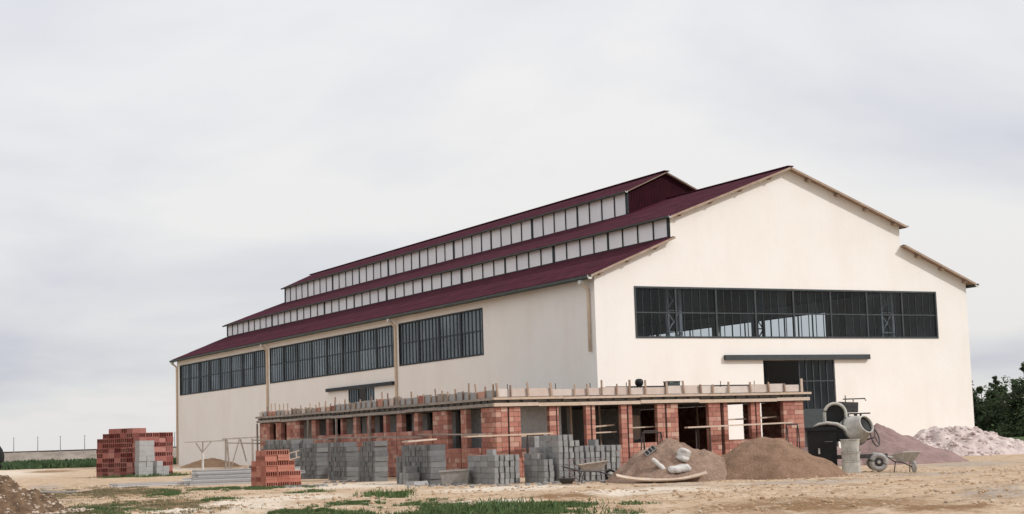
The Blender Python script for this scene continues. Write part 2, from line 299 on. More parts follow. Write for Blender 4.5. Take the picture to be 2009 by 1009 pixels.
gv = [(CAM.x, CAM.y, -0.05)]; gf = []; na = len(angs)
for r in rad:
    for a in angs:
        t = YAW + math.radians(a); x = CAM.x + r * math.sin(t); y = CAM.y + r * math.cos(t)
        z = ground_z(x, y) if (abs(a) < 24 and r > 20 and r < 260) else -0.03
        gv.append((x, y, z))
for j in range(na): gf.append((0, 1 + (j + 1) % na, 1 + j))
for i in range(len(rad) - 1):
    for j in range(na):
        b = 1 + i * na; gf.append((b + j, b + (j + 1) % na, b + na + (j + 1) % na, b + na + j))
gm = bpy.data.meshes.new('ground'); gm.from_pydata(gv, [], gf); gm.update()
P = np.array(gv)[:, :2]
cols = np.zeros((len(gv), 4), dtype=np.float32)
cols[:, 0] = np.maximum(ell_field(P, GRASS), 0.55 * ell_field(P, DRY)); cols[:, 1] = ell_field(P, PALE); cols[:, 2] = ell_field(P, BROWN); cols[:, 3] = ell_field(P, GREY)
at = gm.color_attributes.new('soil', 'FLOAT_COLOR', 'POINT'); at.data.foreach_set('color', cols.ravel())
for p in gm.polygons: p.use_smooth = True
mt = bpy.data.materials.new('site_earth'); mt.use_nodes = True; t = mt.node_tree; b = t.nodes['Principled BSDF']
b.inputs['Roughness'].default_value = 1.0; b.inputs['Specular IOR Level'].default_value = 0.05
geo = N(t, 'ShaderNodeNewGeometry'); ca = N(t, 'ShaderNodeVertexColor', layer_name='soil'); sepc = N(t, 'ShaderNodeSeparateColor'); link(t, ca, 'Color', sepc, 0)
def gnoise(scale, detail=8.0, rough=0.62):
    n = N(t, 'ShaderNodeTexNoise', i_Scale=scale, i_Detail=detail, i_Roughness=rough); link(t, geo, 'Position', n, 'Vector'); return n
nA = gnoise(0.45); nB = gnoise(2.3); nC = gnoise(9.0, 5.0)
rp = N(t, 'ShaderNodeValToRGB'); link(t, nB, 'Fac', rp, 0)
els = rp.color_ramp.elements; els[0].position = 0.32; els[0].color = (0.40, 0.275, 0.175, 1); els[1].position = 0.62; els[1].color = (0.62, 0.475, 0.345, 1)
e = els.new(0.47); e.color = (0.54, 0.395, 0.27, 1)
def blend(prev, fac_sock, colr, nz, lo, hi, gain):
    mu = N(t, 'ShaderNodeMath', operation='MULTIPLY_ADD', i_1=gain, i_2=0.0); t.links.new(fac_sock, mu.inputs[0])
    ad2 = N(t, 'ShaderNodeMath', operation='ADD'); link(t, mu, 0, ad2, 0); link(t, nz, 'Fac', ad2, 1)
    mr = N(t, 'ShaderNodeMapRange'); mr.inputs[1].default_value = lo; mr.inputs[2].default_value = hi; link(t, ad2, 0, mr, 0)
    mm = N(t, 'ShaderNodeMix', data_type='RGBA'); link(t, mr, 0, mm, 'Factor'); t.links.new(prev, mm.inputs['A']); mm.inputs['B'].default_value = (*colr, 1)
    return mm.outputs['Result']
c = blend(rp.outputs[0], sepc.outputs[1], (0.74, 0.64, 0.53), nA, 0.72, 1.05, 0.6)
c = blend(c, sepc.outputs[2], (0.27, 0.165, 0.09), nB, 0.72, 1.02, 0.6)
c = blend(c, ca.outputs['Alpha'], (0.40, 0.35, 0.31), nB, 0.80, 1.25, 0.6)
c = blend(c, sepc.outputs[0], (0.135, 0.14, 0.065), nB, 0.78, 1.10, 0.62)
nD = gnoise(0.9, 9.0, 0.7)
dl = N(t, 'ShaderNodeMapRange'); dl.inputs[1].default_value = 0.53; dl.inputs[2].default_value = 0.66; dl.inputs[4].default_value = 0.75; link(t, nD, 'Fac', dl, 0)
md = N(t, 'ShaderNodeMix', data_type='RGBA'); link(t, dl, 0, md, 'Factor'); t.links.new(c, md.inputs['A']); md.inputs['B'].default_value = (0.29, 0.185, 0.11, 1); c = md.outputs['Result']
pl = N(t, 'ShaderNodeMapRange'); pl.inputs[1].default_value = 0.46; pl.inputs[2].default_value = 0.34; pl.inputs[4].default_value = 0.55; link(t, nD, 'Fac', pl, 0)
md = N(t, 'ShaderNodeMix', data_type='RGBA'); link(t, pl, 0, md, 'Factor'); t.links.new(c, md.inputs['A']); md.inputs['B'].default_value = (0.74, 0.62, 0.48, 1); c = md.outputs['Result']
dn = N(t, 'ShaderNodeMapRange'); dn.inputs[1].default_value = 0.52; dn.inputs[2].default_value = 0.72; dn.inputs[4].default_value = 0.55; link(t, nC, 'Fac', dn, 0)
mm = N(t, 'ShaderNodeMix', data_type='RGBA'); link(t, dn, 0, mm, 'Factor'); t.links.new(c, mm.inputs['A']); mm.inputs['B'].default_value = (0.25, 0.165, 0.11, 1)
# farther than the site the land is meadow
vd = N(t, 'ShaderNodeVectorMath', operation='DISTANCE'); link(t, geo, 'Position', vd, 0); vd.inputs[1].default_value = (-10, 0, 0)
mr = N(t, 'ShaderNodeMapRange'); mr.inputs[1].default_value = 108; mr.inputs[2].default_value = 120; link(t, vd, 'Value', mr, 0)
sx_ = N(t, 'ShaderNodeSeparateXYZ'); link(t, geo, 'Position', sx_, 0)
mr2 = N(t, 'ShaderNodeMapRange'); mr2.inputs[1].default_value = 26; mr2.inputs[2].default_value = 31; link(t, sx_, 'X', mr2, 0)
mxx = N(t, 'ShaderNodeMath', operation='MAXIMUM'); link(t, mr, 0, mxx, 0); link(t, mr2, 0, mxx, 1)
mg = N(t, 'ShaderNodeMix', data_type='RGBA'); link(t, mxx, 0, mg, 'Factor'); link(t, mm, 'Result', mg, 'A'); mg.inputs['B'].default_value = (0.075, 0.105, 0.05, 1)
link(t, mg, 'Result', b, 'Base Color')
bsum = N(t, 'ShaderNodeMath', operation='ADD'); link(t, nB, 'Fac', bsum, 0); link(t, nC, 'Fac', bsum, 1)
bp = N(t, 'ShaderNodeBump'); bp.inputs['Distance'].default_value = 0.14; bp.inputs['Strength'].default_value = 0.9; link(t, bsum, 0, bp, 'Height'); link(t, bp, 0, b, 'Normal')
gm.materials.append(mt)
tag(obj('ground', gm), 'sandy bare building site ground', None, None, 'structure')

# ------------------------------------------------------------------ factory hall
W, LN, HE, HP, A_, S1Z, S2Z = 26.24, 78.43, 10.12, 16.40, 4.98, 12.14, 13.36
B_, C0, C1, M1Z, M2Z, MR = 10.27, 12.70, 76.45, 15.46, 16.92, 18.20
TH = 0.25
hall = thing('factory_hall', 'long cream rendered factory hall with stepped maroon roof and ribbon windows', 'factory')
def wall_panel(mb, put, us, zs, solid):
    """grid of cells; put(u, z, d) gives the point on the outer (d=0) or inner (d=1) face; reveals are closed"""
    nu, nz = len(us) - 1, len(zs) - 1
    S = lambda i, j: 0 <= i < nu and 0 <= j < nz and solid((us[i] + us[i + 1]) / 2, (zs[j] + zs[j + 1]) / 2)
    for i in range(nu):
        for j in range(nz):
            if not S(i, j): continue
            u0, u1, z0, z1 = us[i], us[i + 1], zs[j], zs[j + 1]
            mb.quad(put(u0, z0, 0), put(u1, z0, 0), put(u1, z1, 0), put(u0, z1, 0)); mb.quad(put(u0, z0, 1), put(u0, z1, 1), put(u1, z1, 1), put(u1, z0, 1))
            for (di, dj, p, q) in ((-1, 0, (u0, z0), (u0, z1)), (1, 0, (u1, z0), (u1, z1)), (0, -1, (u0, z0), (u1, z0)), (0, 1, (u0, z1), (u1, z1))):
                if not S(i + di, j + dj): mb.quad(put(*p, 0), put(*q, 0), put(*q, 1), put(*p, 1))
def inrect(u, z, rects): return any(a < u < b and c < z < d for a, b, c, d in rects)
FW = (2.48, 23.81, 6.66, 9.47); FD = (10.81, 15.86, -1, 5.43)
SW = [(52.74, 77.50, 6.56, 9.42), (26.65, 51.82, 6.56, 9.42), (13.25, 25.83, 6.56, 9.42)]; SD = (30.2, 35.07, -1, 5.36)
def walls():
    mb = MB(); rects = [FW, FD]
    wall_panel(mb, lambda u, z, d: (u, d * TH, z), [0, FW[0], FD[0], FD[1], FW[1], W], [-0.1, 5.43, FW[2], FW[3], HE], lambda u, z: not inrect(u, z, rects))
    gp = [(0, HE), (W, HE), (W - A_, S1Z), (W - A_, S2Z), (W / 2, HP), (A_, S2Z), (A_, S1Z)]
    mb.quad(*[(x, 0, z) for x, z in gp]); mb.quad(*[(x, TH, z) for x, z in reversed(gp)])
    mb.build('front_wall', 'stucco', hall)
    mb = MB(); rects = SW + [SD]
    us = sorted({TH, LN} | {v for r_ in rects for v in r_[:2]}); zs = [-0.1, 5.36, 6.56, 9.42, HE]
    wall_panel(mb, lambda u, z, d: (d * TH, u, z), us, zs, lambda u, z: not inrect(u, z, rects))
    mb.build('side_wall', 'stucco', hall)
    mb = MB(); rects = [(13.25, 25.8, 6.56, 9.42), (26.65, 51.82, 6.56, 9.42), (52.74, 77.5, 6.56, 9.42)]
    us = sorted({TH, LN} | {v for r_ in rects for v in r_[:2]})
    wall_panel(mb, lambda u, z, d: (W - d * TH, u, z), us, [-0.1, 6.56, 9.42, HE], lambda u, z: not inrect(u, z, rects))
    mb.build('side_wall', 'stucco', hall)
    for r_ in rects:
        fr = MB(); n = 8; y0, y1, z0, z1 = r_
        for i in range(n + 1): yy = y0 + (y1 - y0) * i / n; fr.box(W - 0.12, W - 0.06, yy - 0.05, yy + 0.05, z0, z1)
        fr.box(W - 0.12, W - 0.06, y0, y1, z0, z0 + 0.08).box(W - 0.12, W - 0.06, y0, y1, z1 - 0.08, z1)
        wn = fr.build('side_window', 'steel', hall)
        g = MB(); g.quad((W - 0.09, y0, z0), (W - 0.09, y1, z0), (W - 0.09, y1, z1), (W - 0.09, y0, z1)); g.build('pane', 'clearglass', wn)
    mb = MB(); gp = [(0, -0.1), (W, -0.1), (W, HE)] + gp[2:] + [(0, HE)]
    mb.quad(*[(x, LN + 0.002, z) for x, z in gp]); mb.quad(*[(x, LN - TH, z) for x, z in reversed(gp)]); mb.build('back_wall', 'stucco', hall)
    mb = MB(); mb.box(TH, W - TH, TH, LN - TH, -0.2, 0.01); mb.build('floor_slab', 'inner', hall)
walls()
# front window: frame, glazing bars, each pane
def ribbon(name, put, u0, u1, z0, z1, bays, lites, zmid, mat, framemat, pane_each, barw=0.04, mull=0.11, flip=1):
    """put(u, z, d): point at depth d from the wall face"""
    f = MB()
    def bx(ua, ub, za, zb, da, db):
        nonlocal f
        f.hexa([put(ua, za, da), put(ub, za, da), put(ub, za, db), put(ua, za, db), put(ua, zb, da), put(ub, zb, da), put(ub, zb, db), put(ua, zb, db)])
    bx(u0, u1, z0, z0 + 0.10, -0.03, 0.14); bx(u0, u1, z1 - 0.10, z1, -0.03, 0.14)
    bx(u0, u0 + 0.10, z0 + 0.1, z1 - 0.1, -0.03, 0.14); bx(u1 - 0.10, u1, z0 + 0.1, z1 - 0.1, -0.03, 0.14)
    fo = f.build('window_frame', framemat, hall); fo.name = name
    f = MB(); bw = (u1 - u0) / bays
    for i in range(1, bays):
        f = MB(); bx(u0 + bw * i - mull / 2, u0 + bw * i + mull / 2, z0 + 0.1, z1 - 0.1, 0.0, 0.13); f.build('mullion', framemat, fo)
    f = MB()
    for i in range(bays):
        for k in range(1, lites):
            uu = u0 + bw * i + bw * k / lites; bx(uu - barw / 2, uu + barw / 2, z0 + 0.1, z1 - 0.1, 0.03, 0.09)
    bx(u0 + 0.1, u1 - 0.1, zmid - 0.035, zmid + 0.035, 0.025, 0.085)
    tag(f.build('glazing_bar', framemat, fo), kind='stuff')
    for i in range(bays):
        for (za, zb) in ((z0, zmid), (zmid, z1)):
            for k in range(lites if pane_each else 1):
                n_ = lites if pane_each else 1
                ua = u0 + bw * i + bw * k / n_; ub = ua + bw / n_; g = MB(); dd = 0.06 + random.uniform(-0.004, 0.004)
                t1 = random.uniform(-0.008, 0.008); t2 = random.uniform(-0.008, 0.008)
                g.quad(put(ua, za, dd), put(ub, za, dd + t1), put(ub, zb, dd + t1 + t2), put(ua, zb, dd + t2)); g.build('pane', mat, fo)
    return fo
ribbon('front_window', lambda u, z, d: (u, d, z), *FW, 8, 5, 8.05, 'glassfront', 'steelgrey', True, barw=0.022, mull=0.10)
for (a0, a1, z0, z1), nb in zip(SW, (8, 8, 4)):
    ribbon('side_window', lambda u, z, d: (d, u, z), a0, a1, z0, z1, nb, 6, 8.05, 'glass', 'steel', False, barw=0.10, mull=0.24)
# lattice columns just inside the front glazing, and along the hall
def lattice(x, y, z0, z1, wd=0.85, nm='lattice_column'):
    mb = MB()
    for s in (-1, 1): mb.box(x + s * wd / 2 - 0.09, x + s * wd / 2 + 0.09, y - 0.08, y + 0.08, z0, z1)
    n = int((z1 - z0) / 1.15); h = (z1 - z0) / n
    for i in range(n):
        za = z0 + i * h
        mb.bar((x - wd / 2, y, za), (x + wd / 2, y, za + h), 0.06, 0.07, (0, 1, 0)); mb.bar((x + wd / 2, y + 0.05, za), (x - wd / 2, y + 0.05, za + h), 0.05, 0.07, (0, 1, 0))
        mb.box(x - wd / 2, x + wd / 2, y - 0.05, y + 0.03, za - 0.04, za + 0.04)
    mb.build(nm, 'lattice', hall)
for x in (5.75, W - 5.3):
    lattice(x, 1.2, 0.0, 13.0)
    for yy in (14, 27, 40, 53, 66): lattice(x, yy, 0.0, 13.0)
# sliding doors
mb = MB(); mb.box(8.15, 18.34, -0.22, -0.02, 5.44, 5.72); dr = mb.build('sliding_door', 'steelgrey', hall)
mb = MB(); mb.box(13.31, 15.84, 0.05, 0.12, 0.02, 2.65); mb.build('door_panel', 'steelgrey', dr)
mb = MB()
for xx in np.linspace(13.31, 15.78, 6): mb.box(xx, xx + 0.06, 0.04, 0.13, 2.66, 5.42)
mb.box(13.31, 15.84, 0.035, 0.135, 4.2, 4.26); mb.build('door_bars', 'steelgrey', dr)
mb = MB(); mb.quad((13.31, 0.09, 2.65), (15.84, 0.09, 2.65), (15.84, 0.09, 5.42), (13.31, 0.09, 5.42)); mb.build('pane', 'glassfront', dr)
mb = MB(); mb.box(-0.22, -0.02, 26.7, 39.0, 5.36, 5.60); dr = mb.build('sliding_door', 'steel', hall)
for y0, y1 in ((30.2, 31.9), (33.3, 35.05)):
    mb = MB()
    for yy in np.linspace(y0, y1 - 0.07, 5): mb.box(0.04, 0.12, yy, yy + 0.07, 0.02, 5.34)
    mb.box(0.03, 0.13, y0, y1, 2.2, 2.3); lf = mb.build('door_leaf', 'steel', dr)
    mb = MB(); mb.quad((0.08, y0, 0.02), (0.08, y1, 0.02), (0.08, y1, 5.34), (0.08, y0, 5.34)); mb.build('pane', 'glass', lf)
# roofs: corrugated sheets
def corrugated(name, xa, za, xb, zb, y0, y1, mat='roof', pitch=0.36, amp=0.045, rows=4, thick=0.07):
    """sheet from eave (xa,za) up to (xb,zb), ribs running up the slope, lapped in rows"""
    mb = MB(); d = Vector((xb - xa, 0, zb - za)); Ls = d.length; d.normalize(); nrm = Vector((-d.z, 0, d.x))
    if nrm.z < 0: nrm = -nrm
    n = int((y1 - y0) / pitch); ys = []
    for i in range(n):
        for q, hgt in ((0, 0), (0.25, 0.7), (0.5, 1), (0.75, 0.7)): ys.append((y0 + (i + q) * pitch, hgt * amp))
    ys.append((y1, 0))
    for rr in range(rows):
        ta = Ls * rr / rows - (0.1 if rr else 0); tb = Ls * (rr + 1) / rows; lift0 = 0.012; lift1 = 0.0
        b0 = len(mb.v)
        for (y, h) in ys:
            pa = Vector((xa, y, za)) + d * ta + nrm * (h + lift0); pb = Vector((xa, y, za)) + d * tb + nrm * (h + lift1)
            mb.v.append(tuple(pa)); mb.v.append(tuple(pb))
        for i in range(len(ys) - 1): mb.f.append((b0 + 2 * i, b0 + 2 * i + 2, b0 + 2 * i + 3, b0 + 2 * i + 1))
    ro = mb.build(name, mat, hall)
    u = MB(); p = [Vector((xa, y0 + 0.01, za)), Vector((xb, y0 + 0.01, zb)), Vector((xb, y1 - 0.01, zb)), Vector((xa, y1 - 0.01, za))]
    lo = [q - nrm * thick for q in p]; hi = [q - nrm * 0.012 for q in p]
    u.hexa(lo + hi); u.build('soffit', 'soffit', ro)
    return ro
OV = 0.45; sl1 = (S1Z - HE) / A_; sl2 = (HP - S2Z) / (W / 2 - A_); sl3 = (MR - M2Z) / (W / 2 - B_)
YF, YB = -0.42, LN + 0.45
T = 0.05; OU = 0.22
corrugated('roof', -OV, HE + T - OV * sl1, A_ - 0.02, S1Z + T - 0.02 * sl1, YF, YB, rows=3)
corrugated('roof', A_ - OU, S2Z + T - OU * sl2, W / 2, HP + T, YF, YB)
corrugated('roof', W - A_ + OU, S2Z + T - OU * sl2, W / 2, HP + T, YF, YB)
corrugated('roof', W + OV, HE + T - OV * sl1, W - A_ + 0.02, S1Z + T - 0.02 * sl1, YF, YB, rows=3)
corrugated('roof', B_ - OU, M2Z + T - OU * sl3, W / 2, MR + T, C0 - 0.3, C1 + 0.3, rows=2)
corrugated('roof', W - B_ + OU, M2Z + T - OU * sl3, W / 2, MR + T, C0 - 0.3, C1 + 0.3, rows=2)
mb = MB(); mb.bar((W / 2, YF, HP + T + 0.05), (W / 2, C0 - 0.3, HP + T + 0.05), 0.4, 0.06); mb.build('ridge_cap', 'roof', hall)
mb = MB(); mb.bar((W / 2, C0 - 0.32, MR + T + 0.05), (W / 2, C1 + 0.3, MR + T + 0.05), 0.4, 0.06); mb.build('ridge_cap', 'roof', hall)
# verge boards and purlin ends on the front gable
def verge(xa, za, xb, zb):
    d = Vector((xb - xa, 0, zb - za)); Ls = d.length; d.normalize(); nrm = Vector((-d.z, 0, d.x)); nrm = nrm if nrm.z > 0 else -nrm
    mb = MB(); mb.bar(Vector((xa, YF - 0.02, za)) - nrm * 0.06, Vector((xb, YF - 0.02, zb)) - nrm * 0.05, 0.04, 0.12, nrm); mb.build('verge_board', 'verge', hall)
    n = max(3, int(Ls / 1.9))
    for i in range(n):
        c = Vector((xa, 0, za)) + d * (Ls * (i + 0.35) / n) - nrm * 0.155
        mb = MB(); mb.bar(c + Vector((0, YF + 0.04, 0)), c + Vector((0, -0.004, 0)), 0.16, 0.15, nrm); mb.build('purlin_end', 'verge', hall)
verge(-OV, HE + T - OV * sl1, A_, S1Z + T); verge(A_ - OU, S2Z + T - OU * sl2, W / 2 - 0.05, HP + T - 0.02)
verge(W - A_ + OU, S2Z + T - OU * sl2, W / 2 + 0.05, HP + T - 0.02); verge(W + OV, HE + T - OV * sl1, W - A_, S1Z + T)
# clerestory bands with separate panes, dark posts, sills
def clerestory(x, z0, z1, y0, y1, dirx, npan, panes=True, nm='clerestory'):
    mb = MB(); mb.box(min(x, x + dirx * 0.10), max(x, x + dirx * 0.10), y0, y1, z0 - 0.05, z0 + 0.06).box(min(x, x + dirx * 0.10), max(x, x + dirx * 0.10), y0, y1, z1 - 0.07, z1 + 0.05)
    band = mb.build(nm, 'steel', hall); pw = (y1 - y0) / npan
    mb = MB()
    for i in range(npan + 1):
        yy = y0 + pw * i; hw = 0.075 if i % 4 == 0 else 0.038
        if i % 8 == 0: hw = 0.12
        if i == 0: yy += 0.1
        if i == npan: yy -= 0.1
        if panes: mb = MB()
        mb.box(min(x - dirx * 0.05, x + dirx * 0.06), max(x - dirx * 0.05, x + dirx * 0.06), yy - hw, yy + hw, z0 + 0.06, z1 - 0.07)
        if panes: mb.build('mullion', 'steel', band)
    if not panes: tag(mb.build('mullion', 'steel', band), kind='stuff')
    if panes:
        for i in range(npan):
            g = MB(); ya = y0 + pw * i; g.box(min(x + dirx * 0.01, x + dirx * 0.03), max(x + dirx * 0.01, x + dirx * 0.03), ya + 0.005, ya + pw - 0.005, z0 + 0.05, z1 - 0.06); g.build('pane', 'clere', band)
    else:
        g = MB(); g.box(min(x + dirx * 0.01, x + dirx * 0.03), max(x + dirx * 0.01, x + dirx * 0.03), y0, y1, z0 + 0.05, z1 - 0.06); g.build('pane', 'clere', band)
    return band
zc1b = S1Z + T + 0.03; zc1t = S2Z - 0.02
cl = clerestory(A_, zc1b, zc1t, 0.05, LN - 0.1, 1, 48)
clerestory(W - A_, zc1b, zc1t, 0.3, LN - 0.1, -1, 48, panes=False)
zr_b = S2Z + sl2 * (B_ - A_) + T + 0.02
ml = clerestory(B_, zr_b, M2Z - 0.02, C0, C1, 1, 40)
clerestory(W - B_, zr_b, M2Z - 0.02, C0, C1, -1, 40, panes=False)
# corrugated end panel of the monitor
for yy, nmz in ((C0, 'monitor_gable'), (C1, 'monitor_gable')):
    mb = MB(); n = 48; x0, x1 = B_ + 0.05, W - B_ - 0.05; prev = None
    rz_ = lambda x: S2Z + sl2 * ((x if x < W / 2 else W - x) - A_) + 0.02
    tz_ = lambda x: M2Z + sl3 * ((x if x < W / 2 else W - x) - B_) + 0.06
    for i in range(n * 4 + 1):
        x = x0 + (x1 - x0) * i / (n * 4); off = (0, 0.022, 0.03, 0.022)[i % 4]
        cur = ((x, yy - off, rz_(x)), (x, yy - off, tz_(x)))
        if prev: mb.quad(prev[0], cur[0], cur[1], prev[1])
        prev = cur
    mb.build(nmz, 'maroon', hall)
# gutters and downpipes
def gutter(x, z, y0, y1, k=1.0):
    mb = MB(); pr = [(a * k, b_ * k) for a, b_ in [(-0.11, 0.10), (-0.12, -0.02), (-0.06, -0.10), (0.06, -0.10), (0.12, -0.02), (0.12, 0.10), (0.10, 0.10), (0.10, 0.0), (-0.10, 0.0), (-0.10, 0.10)]]
    mb.poly([(x + a, y0, z + b_) for a, b_ in pr], (0, y1 - y0, 0)); g = mb.build('gutter', 'gutter', hall)
    mb = MB(); mb.poly([(x + a * 1.15, y0 - 0.05, z + b_ * 1.15) for a, b_ in pr], (0, 0.06, 0)); mb.build('end_cap', 'zinc', g)
    return g
gz1 = HE + T - OV * sl1 - 0.12; gz2 = S2Z + T - OU * sl2 - 0.05; gz3 = M2Z + T - OU * sl3 - 0.05
gutter(-OV - 0.06, gz1, YF, YB); gutter(A_ - OU - 0.04, gz2, YF, YB, 0.6); gutter(B_ - OU - 0.04, gz3, C0 - 0.3, C1 + 0.3, 0.6)
gutter(W + OV + 0.06, gz1, YF, YB); gutter(W - A_ + OU + 0.04, gz2, YF, YB, 0.6)
for yy, zb in ((78.25, 0.1), (52.28, 0.1), (26.24, 0.1), (0.5, 5.97)):
    mb = MB(); mb.tube([(-OV - 0.06, yy, gz1 - 0.08), (-OV - 0.05, yy, gz1 - 0.25), (-0.14, yy, gz1 - 0.55), (-0.11, yy, gz1 - 0.8), (-0.11, yy, zb)], 0.085, 10)
    dp = mb.build('downpipe', 'pipe', hall, smooth=True)
    mb = MB(); mb.box(-OV - 0.18, -OV + 0.04, yy - 0.14, yy + 0.14, gz1 - 0.30, gz1 - 0.10); mb.build('hopper', 'zinc', dp)
# steel roof beams inside
for yy in (1.2, 14, 27, 40, 53, 66):
    mb = MB(); mb.bar((A_ + 0.35, yy, S2Z - 0.27), (W / 2, yy, HP - 0.4), 0.16, 0.3); mb.bar((W - A_ - 0.35, yy, S2Z - 0.27), (W / 2, yy, HP - 0.4), 0.16, 0.3)
    mb.bar((A_ + 0.35, yy, S2Z - 0.5), (W - A_ - 0.35, yy, S2Z - 0.5), 0.14, 0.2); mb.build('roof_truss', 'steel', hall)

# ------------------------------------------------------------------ annex under construction
AX0, AX1, AY0, AY1 = -15.17, -0.29, -17.68, 10.42
ZT = 2.72; BH = 0.195; WT = 0.22
annex = thing('brick_annex', 'unfinished single storey red brick annex with timber formwork around its flat roof', 'building', (AX0, AY0, 0))
bricks = []      # (x, y, z, length, axis)
core = MB()
def pier(axis, u0, u1, z0, z1, fixed, sgn, tooth=False):
    """bricks over a rectangle; axis 'x': wall along x at y=fixed facing -y"""
    z = z0; row = int(round(z0 / BH))
    if axis == 'x': core.box(u0 + 0.015, u1 - 0.015, fixed + 0.018, fixed + WT - 0.018, z0, z1 - 0.004)
    else: core.box(fixed + 0.018, fixed + WT - 0.018, u0 + 0.015, u1 - 0.015, z0, z1 - 0.004)
    while z < z1 - 0.05:
        h = min(BH, z1 - z); u = u0; BLn = 0.40; first = BLn / 2 if row % 2 else BLn
        if u1 - u0 < 0.5: first = min(u1 - u0, 0.26 if row % 2 else 0.34)
        while u < u1 - 0.02:
            l = min(first, u1 - u); first = BLn
            if u1 - (u + l) < 0.09: l = u1 - u
            bricks.append((axis, u + l / 2, fixed + WT / 2, z + h / 2, l, h)); u += l
        z += BH; row += 1
# front face piers with sill zones between; slots for reinforcement
FP = [(-15.17, -14.66), (-14.60, -14.09), (-12.81, -12.50), (-12.46, -12.38), (-11.14, -10.92), (-10.86, -10.70), (-9.49, -9.21), (-9.15, -8.96), (-7.76, -7.38), (-7.30, -6.74), (-5.22, -4.62), (-4.46, -4.25), (-3.07, -2.84), (-2.78, -2.57), (-1.37, -0.29)]
SILL = [(-14.09, -12.81, 1.10), (-12.38, -11.14, 1.10), (-10.70, -9.49, 1.10), (-8.96, -7.76, 1.17), (-4.25, -3.07, 1.17), (-2.57, -1.37, 1.17)]
for a0, a1 in FP: pier('x', a0 + (WT if a0 < -15 else 0), a1, 0, ZT, AY0, -1)
for a0, a1, zt in SILL: pier('x', a0, a1, 0, zt, AY0, -1)
for xx in (-14.63, -12.48, -10.89, -9.18, -7.34, -4.54, -2.81):
    mb = MB(); mb.tube([(xx, AY0 + 0.04, 0), (xx + 0.01, AY0 + 0.03, ZT + 0.9)], 0.016, 6); mb.build('reinforcing_bar', 'iron', annex)
# left face
LP = [(-17.68, -16.37, 0), (-15.04, -14.52, 0), (-13.28, -11.84, 0), (-10.34, -9.91, 0), (-8.62, -8.06, 0), (-6.88, -6.59, 0), (-5.12, -4.70, 0), (-3.41, -3.03, 0), (-1.69, -1.43, 0), (0.10, 0.43, 0), (1.89, 2.45, 0), (4.12, 6.08, 0), (6.93, 7.72, 0), (8.68, 10.30, 0)]
LS = [(-16.37, -15.04, 1.17), (-14.52, -13.28, 1.17), (-11.84, -10.34, 2.0), (-9.91, -8.62, 2.0), (-8.06, -6.88, 2.0), (-6.59, -5.12, 2.0), (-4.70, -3.41, 1.95), (-3.03, -1.69, 2.0), (-1.43, 0.10, 2.0), (0.43, 1.89, 1.95)]
for a0, a1, _ in LP: pier('y', a0, a1, 0, ZT, AX0, -1)
for a0, a1, zt in LS: pier('y', a0 + 0.07, a1, 0, round(zt / BH) * BH, AX0, -1)
# right face with two openings, back face
for a0, a1 in ((-17.46, -14.95), (-14.5, -13.55), (-12.1, -8.0), (-6.5, -2.5), (-1.2, 10.42)): pier('y', a0, a1, 0, ZT, AX1 - WT, 1)
pier('x', AX0 + WT, AX1 - WT, 0, ZT, AY1 - WT, 1)
tag(core.build('wall_core', 'mortar', annex), kind='stuff')
bricks.sort(key=lambda q: (Vector((q[1], q[2], q[3])) if q[0] == 'x' else Vector((q[2], q[1], q[3])) - CAM).length if False else ((Vector((q[1], q[2], q[3])) if q[0] == 'x' else Vector((q[2], q[1], q[3]))) - CAM).length)
def seen(q):   # the faces towards the viewpoint first
    return (q[0] == 'x' and q[2] < AY0 + 1) or (q[0] == 'y' and q[2] < AX0 + 1)
vis = [q for q in bricks if seen(q)]; hid = [q for q in bricks if not seen(q)]
ubrick = MB().box(-0.5, 0.5, -0.5, 0.5, -0.5, 0.5).mesh('brick', 'brick')
for q in vis[:300]:
    ax, u, f, z, l, h = q; p = (u, f, z) if ax == 'x' else (f, u, z)
    jit = random.uniform(-0.006, 0.006)
    s = (l - 0.016, WT + jit, h - 0.016) if ax == 'x' else (WT + jit, l - 0.016, h - 0.016)
    obj('brick', ubrick, annex, Vector(p) - annex.location, 0, s)
rest = MB()
for q in vis[300:] + hid:
    ax, u, f, z, l, h = q; j = random.uniform(-0.004, 0.004)
    if ax == 'x': rest.box(u - l / 2 + .008, u + l / 2 - .008, f - WT / 2 - j, f + WT / 2 + j, z - h / 2 + .008, z + h / 2 - .008)
    else: rest.box(f - WT / 2 - j, f + WT / 2 + j, u - l / 2 + .008, u + l / 2 - .008, z - h / 2 + .008, z + h / 2 - .008)
tag(rest.build('brickwork', 'brick', annex), kind='stuff')
# toothing holes of the corner pier: hollow ends
hollow = MB()
mb = MB(); mb.box(AX0 + WT + 0.02, AX1 - WT - 0.02, AY0 + WT + 0.02, AY1 - WT - 0.02, -0.3, 0.04); mb.build('floor', 'mound', annex)  # dark floor added to cut the light bouncing up inside the annex
